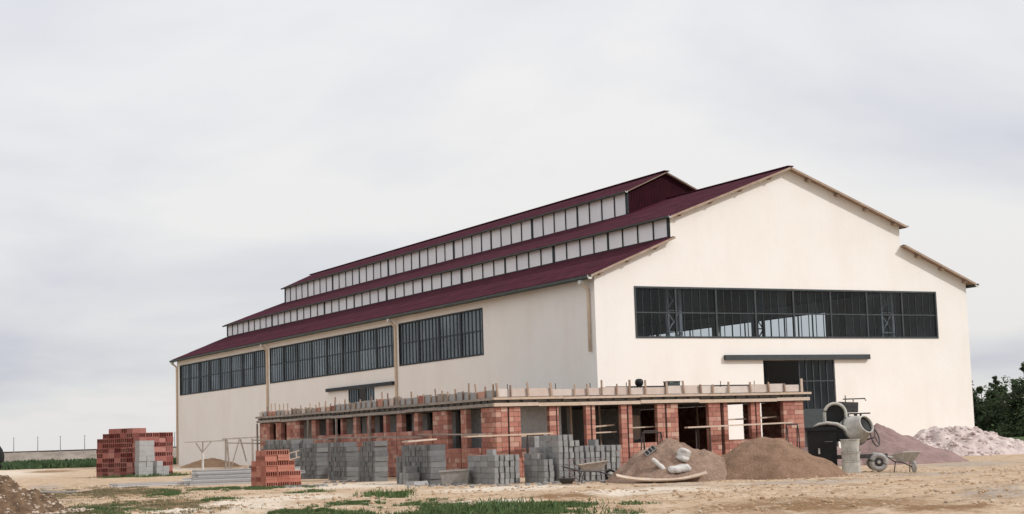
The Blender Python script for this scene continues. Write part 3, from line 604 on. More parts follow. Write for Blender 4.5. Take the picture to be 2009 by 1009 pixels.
# roof slab with formwork
mb = MB(); mb.box(AX0 + 0.05, AX1 - 0.05, AY0 + 0.05, AY1 - 0.05, ZT + 0.003, ZT + 0.40); mb.build('roof_slab', 'slab', annex)
mb = MB()
x = AX0 - 0.12
while x < AX1 + 0.25:
    l = random.uniform(1.8, 2.9); x2 = min(x + l, AX1 + 0.30); dz = random.uniform(-0.025, 0.02); o = MB().box(x, x2 - 0.01, AY0 - 0.10 - random.uniform(0, .03), AY0 - 0.003, ZT + 0.02 + dz, ZT + 0.155 + dz)
    o.build('form_board', 'wood', annex); x = x2
    if x2 >= AX1 + 0.29: break
y = AY0 - 0.05
while True:
    l = random.uniform(2.2, 3.4); y2 = min(y + l, AY1 + 0.1); dz = random.uniform(-0.025, 0.02)
    MB().box(AX0 - 0.10 - random.uniform(0, .03), AX0 - 0.003, y, y2 - 0.01, ZT + 0.03 + dz, ZT + 0.155 + dz).build('form_board', 'woodgrey', annex); y = y2
    if y2 >= AY1 + 0.09: break
# hollow floor blocks whose ends show between the boards
jb = MB().box(-0.22, 0.22, -0.06, 0.30, -0.05, 0.05).mesh('floor_block', 'slab')
x = AX0 + 0.2
while x < AX1 - 0.2: obj('floor_block', jb, annex, Vector((x, AY0 + 0.02, ZT + 0.225)) - annex.location); x += 0.60
y = AY0 + 0.3
while y < AY1: obj('floor_block', jb, annex, Vector((AX0 + 0.02, y, ZT + 0.225)) - annex.location, math.pi / 2 * -1); y += 0.60
x = AX0 - 0.15
while True:
    x2 = min(x + random.uniform(2.2, 3.6), AX1 + 0.35); dz = random.uniform(-0.01, 0.012)
    MB().box(x, x2 - 0.012, AY0 - 0.16 - random.uniform(0, .03), AY0 - 0.02, ZT + 0.285 + dz, ZT + 0.375 + dz).build('form_board', 'wood', annex); x = x2
    if x2 >= AX1 + 0.34: break
y = AY0 - 0.02
while True:
    y2 = min(y + random.uniform(2.2, 3.6), AY1 + 0.1); dz = random.uniform(-0.01, 0.012)
    MB().box(AX0 - 0.14 - random.uniform(0, .03), AX0 - 0.02, y, y2 - 0.012, ZT + 0.275 + dz, ZT + 0.37 + dz).build('form_board', 'woodgrey', annex); y = y2
    if y2 >= AY1 + 0.09: break
# upstand panels and stakes
zb = ZT + 0.405
xs = [AX0 + 0.05]
while xs[-1] < AX1 - 0.3: xs.append(min(xs[-1] + random.uniform(0.55, 1.15), AX1 - 0.02))
for i in range(len(xs) - 1):
    top = zb + random.uniform(0.27, 0.32) + 0.03 * math.sin(i * 1.3); j = random.uniform(0, 0.03)
    MB().box(xs[i] + 0.01, xs[i + 1] - 0.01, AY0 - 0.01 + j, AY0 + 0.025 + j, zb, top).build('form_panel', 'panel', annex)
    ln = random.uniform(-0.07, 0.07); hgt = random.uniform(0.34, 0.62); wd = random.uniform(0.025, 0.045)
    MB().bar((xs[i] + 0.02, AY0 - 0.055, zb - 0.02), (xs[i] + 0.02 + ln, AY0 - 0.055 + random.uniform(-.02, .02), zb + hgt), wd * 2, 0.05, (0, 1, 0)).build('stake', 'stake', annex)
MB().bar((AX1 - 0.08, AY0 - 0.055, zb - 0.02), (AX1 - 0.08, AY0 - 0.05, zb + 0.55), 0.1, 0.06, (0, 1, 0)).build('stake', 'wood', annex)
y = AY0 + 0.1; i = 0
while y < AY1 - 0.2:
    l = random.uniform(0.55, 0.75); y2 = min(y + l, AY1)
    far = y > -1; mt_ = 'aer' if (not far and random.random() < 0.62) else random.choice(['panel', 'woodgrey', 'aer', 'panel', 'brick'])
    MB().box(AX0 - 0.01, AX0 + 0.10, y + 0.03, y2 - 0.03, zb - 0.03, zb + random.uniform(0.24, 0.33) * (0.75 if far else 1)).build('upstand_block', mt_, annex)
    MB().bar((AX0 - 0.05, y, zb - 0.06), (AX0 - 0.05 + random.uniform(-.02, .02), y + random.uniform(-.08, .08), zb + random.uniform(0.26, 0.64)), 0.06, 0.05, (1, 0, 0)).build('stake', 'stake', annex); y = y2
# reinforcement mesh lying on the slab
mb = MB()
for k in range(60):
    xx = -9.5 + k * 0.14; mb.tube([(xx, AY0 + 0.6, zb + 0.29), (xx, AY0 + 0.95, zb + 0.34)], 0.012, 5)
mb.tube([(-9.6, AY0 + 0.75, zb + 0.33), (-1.2, AY0 + 0.75, zb + 0.33)], 0.022, 6); mb.tube([(-9.6, AY0 + 0.95, zb + 0.36), (-1.2, AY0 + 0.95, zb + 0.35)], 0.015, 6)
for xx in np.linspace(-9.5, -1.3, 9): mb.tube([(xx, AY0 + 0.75, zb - 0.01), (xx, AY0 + 0.75, zb + 0.33)], 0.012, 5)
mb.build('reinforcing_cage', 'iron', annex)
# inner block partitions, their courses as blocks
def partition(x0, x1, y0, y1, z1=ZT + 0.15):
    mb = MB(); z = 0.0; row = 0; alongx = (x1 - x0) > (y1 - y0)
    mb.box(x0 + .01, x1 - .01, y0 + .01, y1 - .01, 0, z1 - .01)
    while z < z1 - 0.05:
        u0, u1 = (x0, x1) if alongx else (y0, y1); u = u0; first = 0.25 if row % 2 else 0.5
        while u < u1 - 0.03:
            l = min(first, u1 - u); first = 0.5; zt = min(z + 0.2, z1)
            if alongx: mb.box(u + .006, u + l - .006, y0, y1, z + .006, zt - .006)
            else: mb.box(x0, x1, u + .006, u + l - .006, z + .006, zt - .006)
            u += l
        z += 0.2; row += 1
    pt = mb.build('partition', 'partition', annex); tag(pt, kind='stuff'); return pt
partition(-14.3, -11.75, -16.75, -16.6)
partition(-8.8, -3.2, -9.2, -9.0); partition(-10.2, -10.0, -14.5, -9.0)  # inner walls added so the views through the openings end in the dark
for y0, y1 in ((-14.6, -12.2), (-10.9, -9.0), (-8.0, -6.3), (-5.3, -3.2), (-2.6, -0.4), (0.6, 2.4), (3.6, 10.0)):
    partition(-13.65, -13.5, y0, y1)
partition(-11.6, -11.4, -12.0, 10.0)  # long back wall, added to keep the inside dark
# timber props and a board inside
for xx, yy in ((-10.2, -16.6), (-9.6, -16.2), (-7.9, -15.5), (-6.6, -16.9), (-3.4, -14.2), (-11.3, -16.8)):
    mb = MB(); mb.tube([(xx, yy, 0), (xx + random.uniform(-.15, .15), yy, ZT + 0.15)], 0.05, 7); mb.build('prop', 'stake', annex)
for y in (10.36, 2.62, -1.2, -5.3): MB().box(AX0 - 0.16, AX0 - 0.08, y - 0.05, y + 0.05, 0, ZT).build('prop', 'woodgrey', annex)

# ------------------------------------------------------------------ blocks and stacks
def hollow_mesh(name, mat, lx, ly, lz, nh=3, rows=1, face='-y', depth=0.28):
    """block with recessed cells on its -y and -x... the cells run along local y and show on the -y face"""
    mb = MB(); hx, hy, hz = lx / 2, ly / 2, lz / 2
    xs = [-hx]; t = lx * 0.07 if nh <= 3 else lx * 0.055; cell = (lx - t * (nh + 1)) / nh
    for i in range(nh): xs += [xs[-1] + t, xs[-1] + t + cell]
    xs.append(hx); zt = lz * 0.12; zs = [-hz]; cz = (lz - zt * (rows + 1)) / rows
    for i in range(rows): zs += [zs[-1] + zt, zs[-1] + zt + cz]
    zs.append(hz)
    for i in range(len(xs) - 1):
        for j in range(len(zs) - 1):
            a, b_, c_, d_ = xs[i], xs[i + 1], zs[j], zs[j + 1]
            if i % 2 == 1 and j % 2 == 1:
                y2 = -hy + depth
                mb.quad((a, y2, c_), (b_, y2, c_), (b_, y2, d_), (a, y2, d_))
                mb.quad((a, -hy, c_), (a, y2, c_), (a, y2, d_), (a, -hy, d_)); mb.quad((b_, -hy, c_), (b_, -hy, d_), (b_, y2, d_), (b_, y2, c_))
                mb.quad((a, -hy, c_), (b_, -hy, c_), (b_, y2, c_), (a, y2, c_)); mb.quad((a, -hy, d_), (a, y2, d_), (b_, y2, d_), (b_, -hy, d_))
            else: mb.quad((a, -hy, c_), (b_, -hy, c_), (b_, -hy, d_), (a, -hy, d_))
    mb.quad((-hx, hy, -hz), (-hx, hy, hz), (hx, hy, hz), (hx, hy, -hz)); mb.quad((-hx, -hy, -hz), (-hx, -hy, hz), (-hx, hy, hz), (-hx, hy, -hz))
    mb.quad((hx, -hy, -hz), (hx, hy, -hz), (hx, hy, hz), (hx, -hy, hz)); mb.quad((-hx, -hy, hz), (hx, -hy, hz), (hx, hy, hz), (-hx, hy, hz)); mb.quad((-hx, -hy, -hz), (-hx, hy, -hz), (hx, hy, -hz), (hx, -hy, -hz))
    import bmesh as _b
    me = bpy.data.meshes.new(name); me.from_pydata(mb.v, [], mb.f); me.materials.append(M[mat]); me.update()
    bm = _b.new(); bm.from_mesh(me); _b.ops.remove_doubles(bm, verts=bm.verts, dist=1e-5); bm.to_mesh(me); bm.free()
    return me
def solid_mesh(name, mat, lx, ly, lz, ch=0.006):
    mb = MB(); mb.box(-lx / 2, lx / 2, -ly / 2, ly / 2, -lz / 2, lz / 2); return mb.mesh(name, mat)
BLK = {}
def block(mat, lx, ly, lz):
    k = (mat, lx, ly, lz)
    if k not in BLK: BLK[k] = solid_mesh('concrete_block', mat, lx - 0.008, ly - 0.008, lz - 0.007)
    return BLK[k]
def stack(name, label, loc, rz, nx, ny, bx, by, bz, height, mat, cat='block stack', group=None, jit=0.022, gap=0.012, piece='concrete_block', choose=None, ragged=0.0, thin=1.0):
    """near corner at loc; +x along the front, +y along the receding side; height(i, j) in courses; only the shell is laid"""
    t = thing(name, label, cat, loc, rz, group); cnt = 0
    drop_ = {(i, j): (1 if (ragged and random.random() < ragged) else 0) for i in range(nx) for j in range(ny)}
    H = lambda i, j: height(i, j) - drop_[(i, j)] if (0 <= i < nx and 0 <= j < ny) else 0
    for i in range(nx):
        for j in range(ny):
            for k in range(H(i, j)):
                inner = all(H(i + a, j + b) > k for a, b in ((1, 0), (-1, 0), (0, 1), (0, -1))) and k < H(i, j) - 1
                if inner: continue
                x = (i + 0.5) * (bx + gap) + random.uniform(-jit, jit); y = (j + 0.5) * (by + gap) + random.uniform(-jit, jit) - 0.01 * random.random() * k
                rr = random.uniform(-0.05, 0.05)
                if choose: me, rz2, dz = choose(i, j, k)
                else: me, rz2, dz = block(mat, round(bx * (thin + random.choice((0.0, 0.05, -0.04)) if thin < 1 else 1.0), 3), by, bz), 0.0, 0.0
                obj(piece, me, t, (x, y, (k + 0.5) * bz + dz), rz2 + rr); cnt += 1
    return t
random.seed(21)
GS = 'stacks of grey concrete blocks in front of the annex'
# row of stacks along the annex's long side; first a long one that steps down at its far end
stack('block_stack', 'long dark grey block stack with sloping far end behind the small orange brick stack', (-17.75, -1.86, -0.03), 0, 2, 32, 0.5, 0.2, 0.2,
      lambda i, j: max(1, min(9, 9 - max(0, (j - 17) * 9 // 16) - (1 if (j * 7 + i * 3) % 5 == 0 else 0))), 'blockshade', group=GS, ragged=0.22)
stack('block_stack', 'dark grey block stack just right of the small orange brick stack', (-18.2, -6.14, -0.03), 0, 1, 11, 0.53, 0.2, 0.2,
      lambda i, j: 8 - (1 if j in (4, 5) else 0), 'blockshade', group=GS, ragged=0.22)
stack('block_stack', 'slim grey block stack, third along the annex side counted from the far end', (-18.88, -11.31, -0.03), 0, 1, 10, 0.55, 0.2, 0.2, lambda i, j: 8 - (1 if j == 7 else 0), 'blockshade', group=GS, ragged=0.22)
stack('block_stack', 'slim grey block stack, fourth along the annex side counted from the far end', (-19.17, -14.95, -0.03), 0, 1, 8, 0.56, 0.2, 0.2, lambda i, j: 8 if j < 6 else 7, 'blockshade', group=GS, ragged=0.22)
stack('block_stack', 'tall grey block stack directly behind the concrete mortar trough', (-19.97, -21.86, -0.03), 0, 1, 14, 0.60, 0.2, 0.2, lambda i, j: 7 if j < 12 else 5, 'blockshade', group=GS, ragged=0.10)
stack('block_stack', 'few loose grey blocks piled low at the foot of the tall stack', (-20.55, -21.2, -0.03), 0, 1, 3, 0.45, 0.24, 0.22, lambda i, j: (2, 3, 2)[j], 'block', group=GS)
stack('block_stack', 'neat low grey block stack with a single block on top, beside the annex corner', (-19.17, -25.2, -0.03), 0, 5, 4, 0.195, 0.52, 0.197, lambda i, j: 5 + (1 if (i == 1 and j == 1) else 0), 'block', group=GS, gap=0.004, ragged=0.0, thin=0.76, jit=0.014)
HT = {0: 8, 1: 8, 2: 8, 3: 7, 4: 7, 5: 7}
stack('block_stack', 'largest grey block stack with a stepped top in front of the annex windows', (-17.26, -26.2, -0.03), 0, 12, 3, 0.20, 0.46, 0.2,
      lambda i, j: (8 if i < 3 else 7 if i < 5 else 6) + (1 if (i == 8 and j == 1) else 0) - (1 if (i == 4 and j == 0) else 0), 'block', group=GS, gap=0.006, ragged=0.0, thin=0.76, jit=0.016)
stack('block_stack', 'knee high step of grey blocks leaning on the left side of the largest stack', (-17.78, -26.1, -0.03), 0, 2, 3, 0.20, 0.46, 0.2, lambda i, j: (4, 5, 6)[j] - (0 if i else 1 if j > 1 else 0), 'block', group=GS, gap=0.012, thin=0.78)
stack('block_stack', 'small row of grey blocks standing before a right hand annex window', (-5.35, -20.6, 0.62), 0.05, 6, 1, 0.20, 0.2, 0.5, lambda i, j: 1, 'block', group=GS, gap=0.01)
bits = MB(); rnd = random.Random(77)
for _ in range(230):
    bx_ = rnd.choice([(-18.9, -27.0, 2.2), (-20.3, -24.2, 1.6), (-19.8, -13.0, 1.5), (-16.0, -27.4, 2.4), (-22.8, -17.2, 1.4), (-12.5, -22.0, 3.0)])
    x = bx_[0] + rnd.gauss(0, 0.5) * bx_[2]; y = bx_[1] + rnd.gauss(0, 0.35) * bx_[2]; q = rnd.uniform(0.02, 0.075); z = -0.02
    pts8 = [(x + a * q * rnd.uniform(.6, 1.3), y + b_ * q * rnd.uniform(.6, 1.3), z + (c_ * q * rnd.uniform(.5, 1.2) if c_ else 0)) for c_ in (0, 1) for a, b_ in ((-1, -1), (1, -1), (1, 1), (-1, 1))]
    bits.hexa(pts8)
tag(bits.build('block_fragments', 'block', None), 'broken grey block fragments scattered around the stacks', 'fragments', None, 'stuff')
# clay brick stacks
random.seed(5)
POTx = hollow_mesh('hollow_brick', 'pot', 0.55, 0.48, 0.285, 3, 1)
POTs = solid_mesh('hollow_brick', 'pot', 0.55, 0.48, 0.285)
def chooseA(i, j, k):
    # alternating courses: smooth long faces, then courses with the hollow ends to the front
    if k % 2 == 1: return (POTs, 0.0, 0.0)
    return (POTx, 0.0, 0.0)
def hA(i, j): return 10 if (i <= 1 and 0 < j < 5) else (9 if j < 6 else 8)
tA = stack('hollow_brick_stack', 'large dark red hollow brick stack at far left in front of the field', (-19.1, 20.4, -0.04), R(30), 5, 7, 0.565, 0.50, 0.285, lambda i, j: hA(i, j), 'pot', 'brick stack', None, 0.02, 0.0, 'hollow_brick',
           lambda i, j, k: (POTx, 0.0, 0.0) if (k % 2 == 0) else (POTs, 0.0, 0.0))
for c_ in tA.children:   # bricks of the receding side show their hollow ends
    if c_.location.x < 0.5 and random.random() < 0.6: c_.data = POTx; c_.rotation_euler.z -= math.pi / 2; c_.scale = (0.9, 1.12, 1)
stack('light_block_stack', 'light grey block column standing against the large red brick stack', (-19.35, 19.35, -0.04), R(30), 2, 1, 0.60, 0.35, 0.30, lambda i, j: 7, 'aer', piece='light_block')
stack('light_block_stack', 'low light grey block step at the foot of the red brick stack', (-18.2, 19.75, -0.04), R(30), 2, 1, 0.50, 0.3, 0.30, lambda i, j: 3 - i, 'aer', piece='light_block')
POB = hollow_mesh('hollow_brick', 'pot2', 0.47, 0.48, 0.195, 5, 1, depth=0.30)
POBs = hollow_mesh('hollow_brick', 'pot2', 0.47, 0.48, 0.195, 1, 1, depth=0.001)
def slat_brick():
    mb = MB()
    mb.box(-0.235, 0.235, -0.24, 0.24, -0.0975, -0.008).box(-0.235, 0.235, -0.24, 0.24, 0.008, 0.0975).box(-0.22, 0.22, -0.225, 0.225, -0.008, 0.008); return mb.mesh('hollow_brick', 'pot2')
SLB = slat_brick()
tB = stack('hollow_brick_stack', 'small orange hollow brick stack with striped courses beside the concrete beams', (-23.8, -15.52, -0.04), 0.06, 3, 3, 0.475, 0.49, 0.198,
      lambda i, j: (7, 7, 3)[i] - (2 if j == 2 and i == 0 else 0), 'pot2', 'brick stack', None, 0.012, 0.0, 'hollow_brick', lambda i, j, k: (POB, 0.0, 0.0) if k % 2 == 0 else (SLB, 0.0, 0.0))
for k in range(3, 5): obj('hollow_brick', POB if k == 4 else SLB, tB, (2.2 * 0.475, 0.25, (k + 0.5) * 0.198), 0.0, (0.55, 1, 1))
for c_ in tB.children:
    if c_.location.x < 0.3 and c_.data == SLB and random.random() < 0.7: c_.data = POB; c_.rotation_euler.z -= math.pi / 2

# ------------------------------------------------------------------ heaps
def heap(name, label, cat, loc, rx, ry, h, mat, rz=0.0, sharp=1.0, rough=0.10, peak=(0, 0), n=72, group=None, fine=0.02, seed=0.0, flat=0.0):
    mb = MB(); m_ = n // 2
    for i in range(m_ + 1):
        q = i / m_
        for j in range(n):
            t = 2 * math.pi * j / n; wob = 1 + 0.16 * fbm(math.cos(t) * 1.1 + seed, math.sin(t) * 1.1, seed, 3)
            x = math.cos(t) * q * rx * wob + peak[0] * (1 - q); y = math.sin(t) * q * ry * wob + peak[1] * (1 - q)
            z = h * (max(0.0, 1 - q ** sharp) if not flat else min(1.0, max(0.0, (1 - q) / (1 - flat))) ** 0.8)
            e_ = min(1, (1 - q) * 5)
            z += e_ * (fbm(x * 1.3 + seed, y * 1.3, seed, 4) * rough * h + fbm(x * 7, y * 7, seed + 3, 3) * fine) - 0.05 * (1 - e_) * (1 if i == m_ else 0)
            mb.v.append((x, y, z))
    for i in range(m_):
        for j in range(n): mb.f.append((i * n + j, i * n + (j + 1) % n, (i + 1) * n + (j + 1) % n, (i + 1) * n + j))
    me = mb.mesh(name, mat, smooth=True)
    o = obj(name, me, None, loc, rz); return tag(o, label, cat, group)
G1 = 'heaps of sand and gravel'
heap('gravel_heap', 'brown gravel heap with sacks and a curved board lying on it', 'gravel heap', (-14.85, -29.75, -0.02), 2.35, 1.9, 1.22, 'sand1', -YAW, 1.75, 0.16, (-0.1, 0.1), group=G1, seed=1.3)
heap('sand_heap', 'smooth brown sand heap between the gravel heap and the cement mixer', 'sand heap', (-12.2, -31.3, -0.02), 2.45, 1.8, 1.30, 'sand2', -YAW, 1.5, 0.08, (-0.35, 0), group=G1, seed=4.1)
heap('sand_heap', 'small grey pink sand heap behind the black skip, against the annex end', 'sand heap', (-1.9, -20.9, -0.02), 2.2, 1.4, 1.05, 'sand3', -YAW, 1.2, 0.08, group=G1, seed=7.7)
heap('sand_heap', 'pointed purple grey sand heap between the mixer and the white wall', 'sand heap', (1.1, -21.6, -0.02), 2.9, 2.4, 1.62, 'sand3', -YAW, 1.0, 0.07, (-0.55, 0.1), group=G1, seed=2.2)
heap('rubble_heap', 'broad pale pink rubble heap beside the right corner of the hall', 'rubble heap', (12.9, -12.4, -0.02), 4.3, 3.0, 1.30, 'sand4', -YAW, 1.6, 0.26, (0.3, 0.2), group=G1, seed=9.4, fine=0.045, n=110)
heap('rubble_heap', 'low whitish rubble spill left of the broad pink heap', 'rubble heap', (8.4, -12.0, -0.02), 2.6, 2.2, 0.85, 'sand4', -YAW, 1.4, 0.2, group=G1, seed=5.5, fine=0.035, n=90)
heap('earth_heap', 'low tan earth heap at the foot of the far side wall', 'earth heap', (-4.4, 54.0, -0.02), 2.6, 1.8, 0.72, 'sand5', -YAW, 1.6, 0.10, group=G1, seed=3.1)
mo = heap('earth_mound', 'stony dark earth mound cut by the lower left edge of the picture', 'mound', (-37.2, -30.5, -0.05), 2.9, 2.7, 1.6, 'mound', -YAW, 1.1, 0.22, (-0.5, 0.1), group=None, seed=6.6, fine=0.05, n=110)
# stones on the mound
random.seed(11)
ico = []
def stone_mesh(seed):
    import bmesh as _b
    bm = _b.new(); _b.ops.create_icosphere(bm, subdivisions=1, radius=1.0)
    for v in bm.verts: v.co *= 1 + 0.35 * mnoise.noise(v.co * 1.7 + Vector((seed, 0, 0)))
    me = bpy.data.meshes.new('stone'); bm.to_mesh(me); bm.free(); me.materials.append(M['pebble']); return me
ST = [stone_mesh(i * 3.1) for i in range(4)]
stv = [[tuple(v.co) for v in s.vertices] for s in ST]; stf = [[tuple(p.vertices) for p in s.polygons] for s in ST]
def scatter_stones(name, pts, parent, kindlabel=None, cat=None):
    mb = MB()
    for (x, y, z, s) in pts:
        k = random.randrange(4); a = random.uniform(0, 6.28); ca_, sa = math.cos(a), math.sin(a); b0 = len(mb.v); sz = s * random.uniform(0.5, 0.8)
        for vx, vy, vz in stv[k]: mb.v.append((x + (vx * ca_ - vy * sa) * s, y + (vx * sa + vy * ca_) * s, z + vz * sz))
        for f in stf[k]: mb.f.append(tuple(b0 + i for i in f))
    o = mb.build(name, 'sand4' if name.startswith('rubble') else 'clod' if name.startswith('earth') else 'pebble', parent); tag(o, kindlabel, cat, None, 'stuff'); return o
from mathutils.bvhtree import BVHTree
def drop(ob, x, y):
    mw = ob.matrix_basis; inv = mw.inverted(); hit = ob.ray_cast(inv @ Vector((x, y, 20)), inv.to_3x3() @ Vector((0, 0, -1)))
    return (mw @ hit[1]).z if hit[0] else 0.0
bpy.context.view_layer.update()
pts = []
for _ in range(1500):
    a = random.uniform(0, 6.28); q = random.random() ** 0.5 * 3.4; x = -37.2 + math.cos(a) * q; y = -30.5 + math.sin(a) * q * 0.85
    pts.append((x, y, drop(mo, x, y) + 0.005, random.choice([0.015, 0.02, 0.03, 0.045, 0.06])))
pm = scatter_stones('stones', pts, mo)
pm.location = (0, 0, 0); pm.parent = None
pm.parent = mo; pm.matrix_parent_inverse = mo.matrix_basis.inverted()
for v in pm.data.vertices: v.co += mo.location   # back to world coordinates
pts = []
for _ in range(2600):
    f = random.uniform(31, 62); u = random.uniform(-0.36, 0.36) * f
    x = CAM.x + f * math.sin(YAW) + u * math.cos(YAW); y = CAM.y + f * math.cos(YAW) - u * math.sin(YAW)
    if fbm(x * 0.3, y * 0.3, 9.0, 3) < -0.05: continue
    if AX0 - .5 < x < AX1 + .5 and y > AY0 - .5: continue
    pts.append((x, y, ground_z(x, y) + 0.005, random.choice([0.012, 0.015, 0.02, 0.03, 0.045])))
def clods():
    mb_pts = []
    for _ in range(7000):
        f = random.uniform(31, 56); u = random.uniform(-0.36, 0.36) * f
        x = CAM.x + f * math.sin(YAW) + u * math.cos(YAW); y = CAM.y + f * math.cos(YAW) - u * math.sin(YAW)
        if fbm(x * 0.5, y * 0.5, 31.0, 4) < 0.06: continue
        if AX0 - .5 < x < AX1 + .5 and y > AY0 - .5: continue
        mb_pts.append((x, y, ground_z(x, y) + 0.004, random.choice([0.015, 0.02, 0.025, 0.035, 0.05, 0.07])))
    return mb_pts
scatter_stones('earth_clods', clods(), None, 'brown earth clods broken over the foreground soil', 'clods')
scatter_stones('loose_stones', pts, None, 'small pale loose stones strewn over the bare ground', 'stones')
pts = []
for _ in range(1500):
    a = random.uniform(0, 6.28); q = random.random() ** 0.5; x = 12.0 + math.cos(a) * q * 5.2; y = -12.5 + math.sin(a) * q * 3.0
    zz = 0
    for ob in bpy.data.objects:
        if ob.name.startswith('rubble_heap'): zz = max(zz, drop(ob, x, y))
    pts.append((x, y, zz, random.choice([0.02, 0.03, 0.04, 0.05, 0.07, 0.10, 0.14])))
scatter_stones('rubble_stones', pts, None, 'pale broken stones scattered over the rubble heaps', 'stones')

# ------------------------------------------------------------------ grass
def blades(name, label, ells, dens, hmin, hmax, mat, wid=0.012, edge=0.25, seed=1, clump=True, thr=0.0):
    random.seed(seed); mb = MB()
    for cx, cy, ax, ay, bx, by in ells:
        area = abs(ax * by - ay * bx) * math.pi; n = int(area * dens)
        for _ in range(n):
            u = random.gauss(0, 0.60); v = random.gauss(0, 0.60)
            if u * u + v * v > 2.4: continue
            x = cx + u * ax + v * bx; y = cy + u * ay + v * by
            if clump and fbm(x * 1.3, y * 0.9, seed, 5) < thr + 0.35 * max(0.0, math.hypot(u, v) - 0.5): continue
            z = ground_z(x, y); h = random.uniform(hmin, hmax); a = random.uniform(0, 6.28); w_ = wid * random.uniform(0.7, 1.4)
            dx_, dy_ = math.cos(a) * w_, math.sin(a) * w_; lx, ly = random.gauss(0, 0.35) * h, random.gauss(0, 0.35) * h
            mb.quad((x - dx_, y - dy_, z - 0.01), (x + dx_, y + dy_, z - 0.01), (x + dx_ * 0.6 + lx * 0.5, y + dy_ * 0.6 + ly * 0.5, z + h * 0.65), (x + lx, y + ly, z + h))
    me = bpy.data.meshes.new(name); me.from_pydata(mb.v, [], mb.f); me.materials.append(M[mat]); me.update()
    return tag(obj(name, me), label, 'grass', None, 'stuff')
blades('grass', 'short green grass tufts growing in the foreground', GRASS[1:], 2200, 0.02, 0.075, 'grass', 0.010, seed=3, thr=0.08)
blades('grass_strip', 'broad strip of short green grass along the bottom centre', [GRASS[0], (-28.0, -41.2, 2.2, -1.1, 0.9, 1.7)], 2600, 0.02, 0.08, 'grass', 0.011, seed=6, thr=-0.10)
blades('tall_grass', 'taller green weeds in tufts on the foreground verge', [GRASS[1], GRASS[0], GRASS[7]], 200, 0.10, 0.22, 'grass', 0.016, seed=4, thr=0.05)
blades('dry_grass', 'thin dry brownish grass on the left foreground', DRY, 500, 0.02, 0.07, 'drygrass', 0.012, seed=5, thr=0.0)

# ------------------------------------------------------------------ far field, embankment, posts, trees
mb = MB(); random.seed(8)
for _ in range(26000):
    s = random.uniform(-0.16, 0.34); f = random.uniform(95, 165); 
    px, py = -27.0 + s * 95, 100.0 - s * 40; ex, ey = -0.06, 1.0
    x = px + (f - 95) * 0.15 + random.gauss(0, 0.8); y = py + (f - 95)
    if x > -1.2 and y < 85: continue
    h = random.uniform(0.25, 0.75) * (0.75 + 0.5 * fbm(x * 0.3, y * 0.3, 2, 3)); a = random.uniform(0, 6.28); w_ = random.uniform(0.08, 0.2)
    lx, ly = random.gauss(0, .1), random.gauss(0, .1)
    mb.quad((x - math.cos(a) * w_, y - math.sin(a) * w_, -0.05), (x + math.cos(a) * w_, y + math.sin(a) * w_, -0.05), (x + math.cos(a) * w_ * .7 + lx, y + math.sin(a) * w_ * .7 + ly, h), (x + lx, y + ly, h * 1.15))
me = bpy.data.meshes.new('crop'); me.from_pydata(mb.v, [], mb.f); me.materials.append(M['crop'])
tag(obj('crop', me), 'green field crop in a strip beyond the site', 'crop', None, 'stuff')
E0 = Vector((-60, 218.5, 0)); ED = Vector((0.885, -0.465, 0)).normalized(); EN = Vector((-ED.y, ED.x, 0))
mb = MB()
for i in range(60):
    for (o0, z0), (o1, z1) in (((-4, -0.2), (0, 1.75)), ((0, 1.75), (4, 1.75)), ((4, 1.75), (8, -0.2))):
        a = E0 + ED * i * 4; b_ = E0 + ED * (i + 1) * 4
        z0a = z0 + (fbm(i * .6, o0) * .15 if z0 > 0 else 0); z0b = z0 + (fbm((i + 1) * .6, o0) * .15 if z0 > 0 else 0); z1a = z1 + (fbm(i * .6, o1) * .15 if z1 > 0 else 0); z1b = z1 + (fbm((i + 1) * .6, o1) * .15 if z1 > 0 else 0)
        mb.quad(a + EN * o0 + Vector((0, 0, z0a)), b_ + EN * o0 + Vector((0, 0, z0b)), b_ + EN * o1 + Vector((0, 0, z1b)), a + EN * o1 + Vector((0, 0, z1a)))
tag(mb.build('embankment', 'ballast', None), 'low gravel railway bank on the horizon', None, None, 'structure')
mb = MB(); mb.bar(E0 + EN * 1.2 + Vector((0, 0, 1.88)), E0 + ED * 240 + EN * 1.2 + Vector((0, 0, 1.88)), 0.15, 0.22)
mb.bar(E0 + EN * 2.7 + Vector((0, 0, 1.88)), E0 + ED * 240 + EN * 2.7 + Vector((0, 0, 1.88)), 0.15, 0.22)
tag(mb.build('railway_track', 'rail', None), 'thin dark rails running along the far bank', 'rails')
nth = ['leftmost', 'second from the left', 'third from the left', 'fourth from the left', 'fifth, nearest the hall corner']
for i, (x, y) in enumerate(((4.9, 184.9), (8.2, 183.2), (11.3, 181.6), (14.6, 179.8), (26.9, 173.3))):
    p = E0 + ED * (Vector((x, y, 0)) - E0).dot(ED) + EN * 0.6
    mb = MB(); mb.tube([(p.x, p.y, 1.6), (p.x, p.y, 4.1)], [0.07, 0.045], 6); mb.box(p.x - 0.12, p.x + 0.12, p.y - 0.05, p.y + 0.05, 4.05, 4.12)
    tag(mb.build('line_post', 'farpost', None), 'thin grey post on the far bank, ' + nth[i], 'post', 'posts along the far bank')
for i, (px_, py_) in enumerate(((33.5, 18.5), (36.8, 15.4))):
    mb = MB(); mb.tube([(px_, py_, -0.05), (px_ - 0.05, py_, 2.35)], [0.07, 0.06], 8); mb.lathe([(0.075, 0), (0.05, 0.05), (0.0, 0.07)], (px_ - 0.05, py_, 2.34), (0, 0, 1), 8)
    tag(mb.build('fence_post', 'zinc', None), ('pale concrete fence post rising behind the pink rubble heap', 'pale concrete fence post cut by the right picture edge')[i], 'fence post', 'fence posts before the trees')
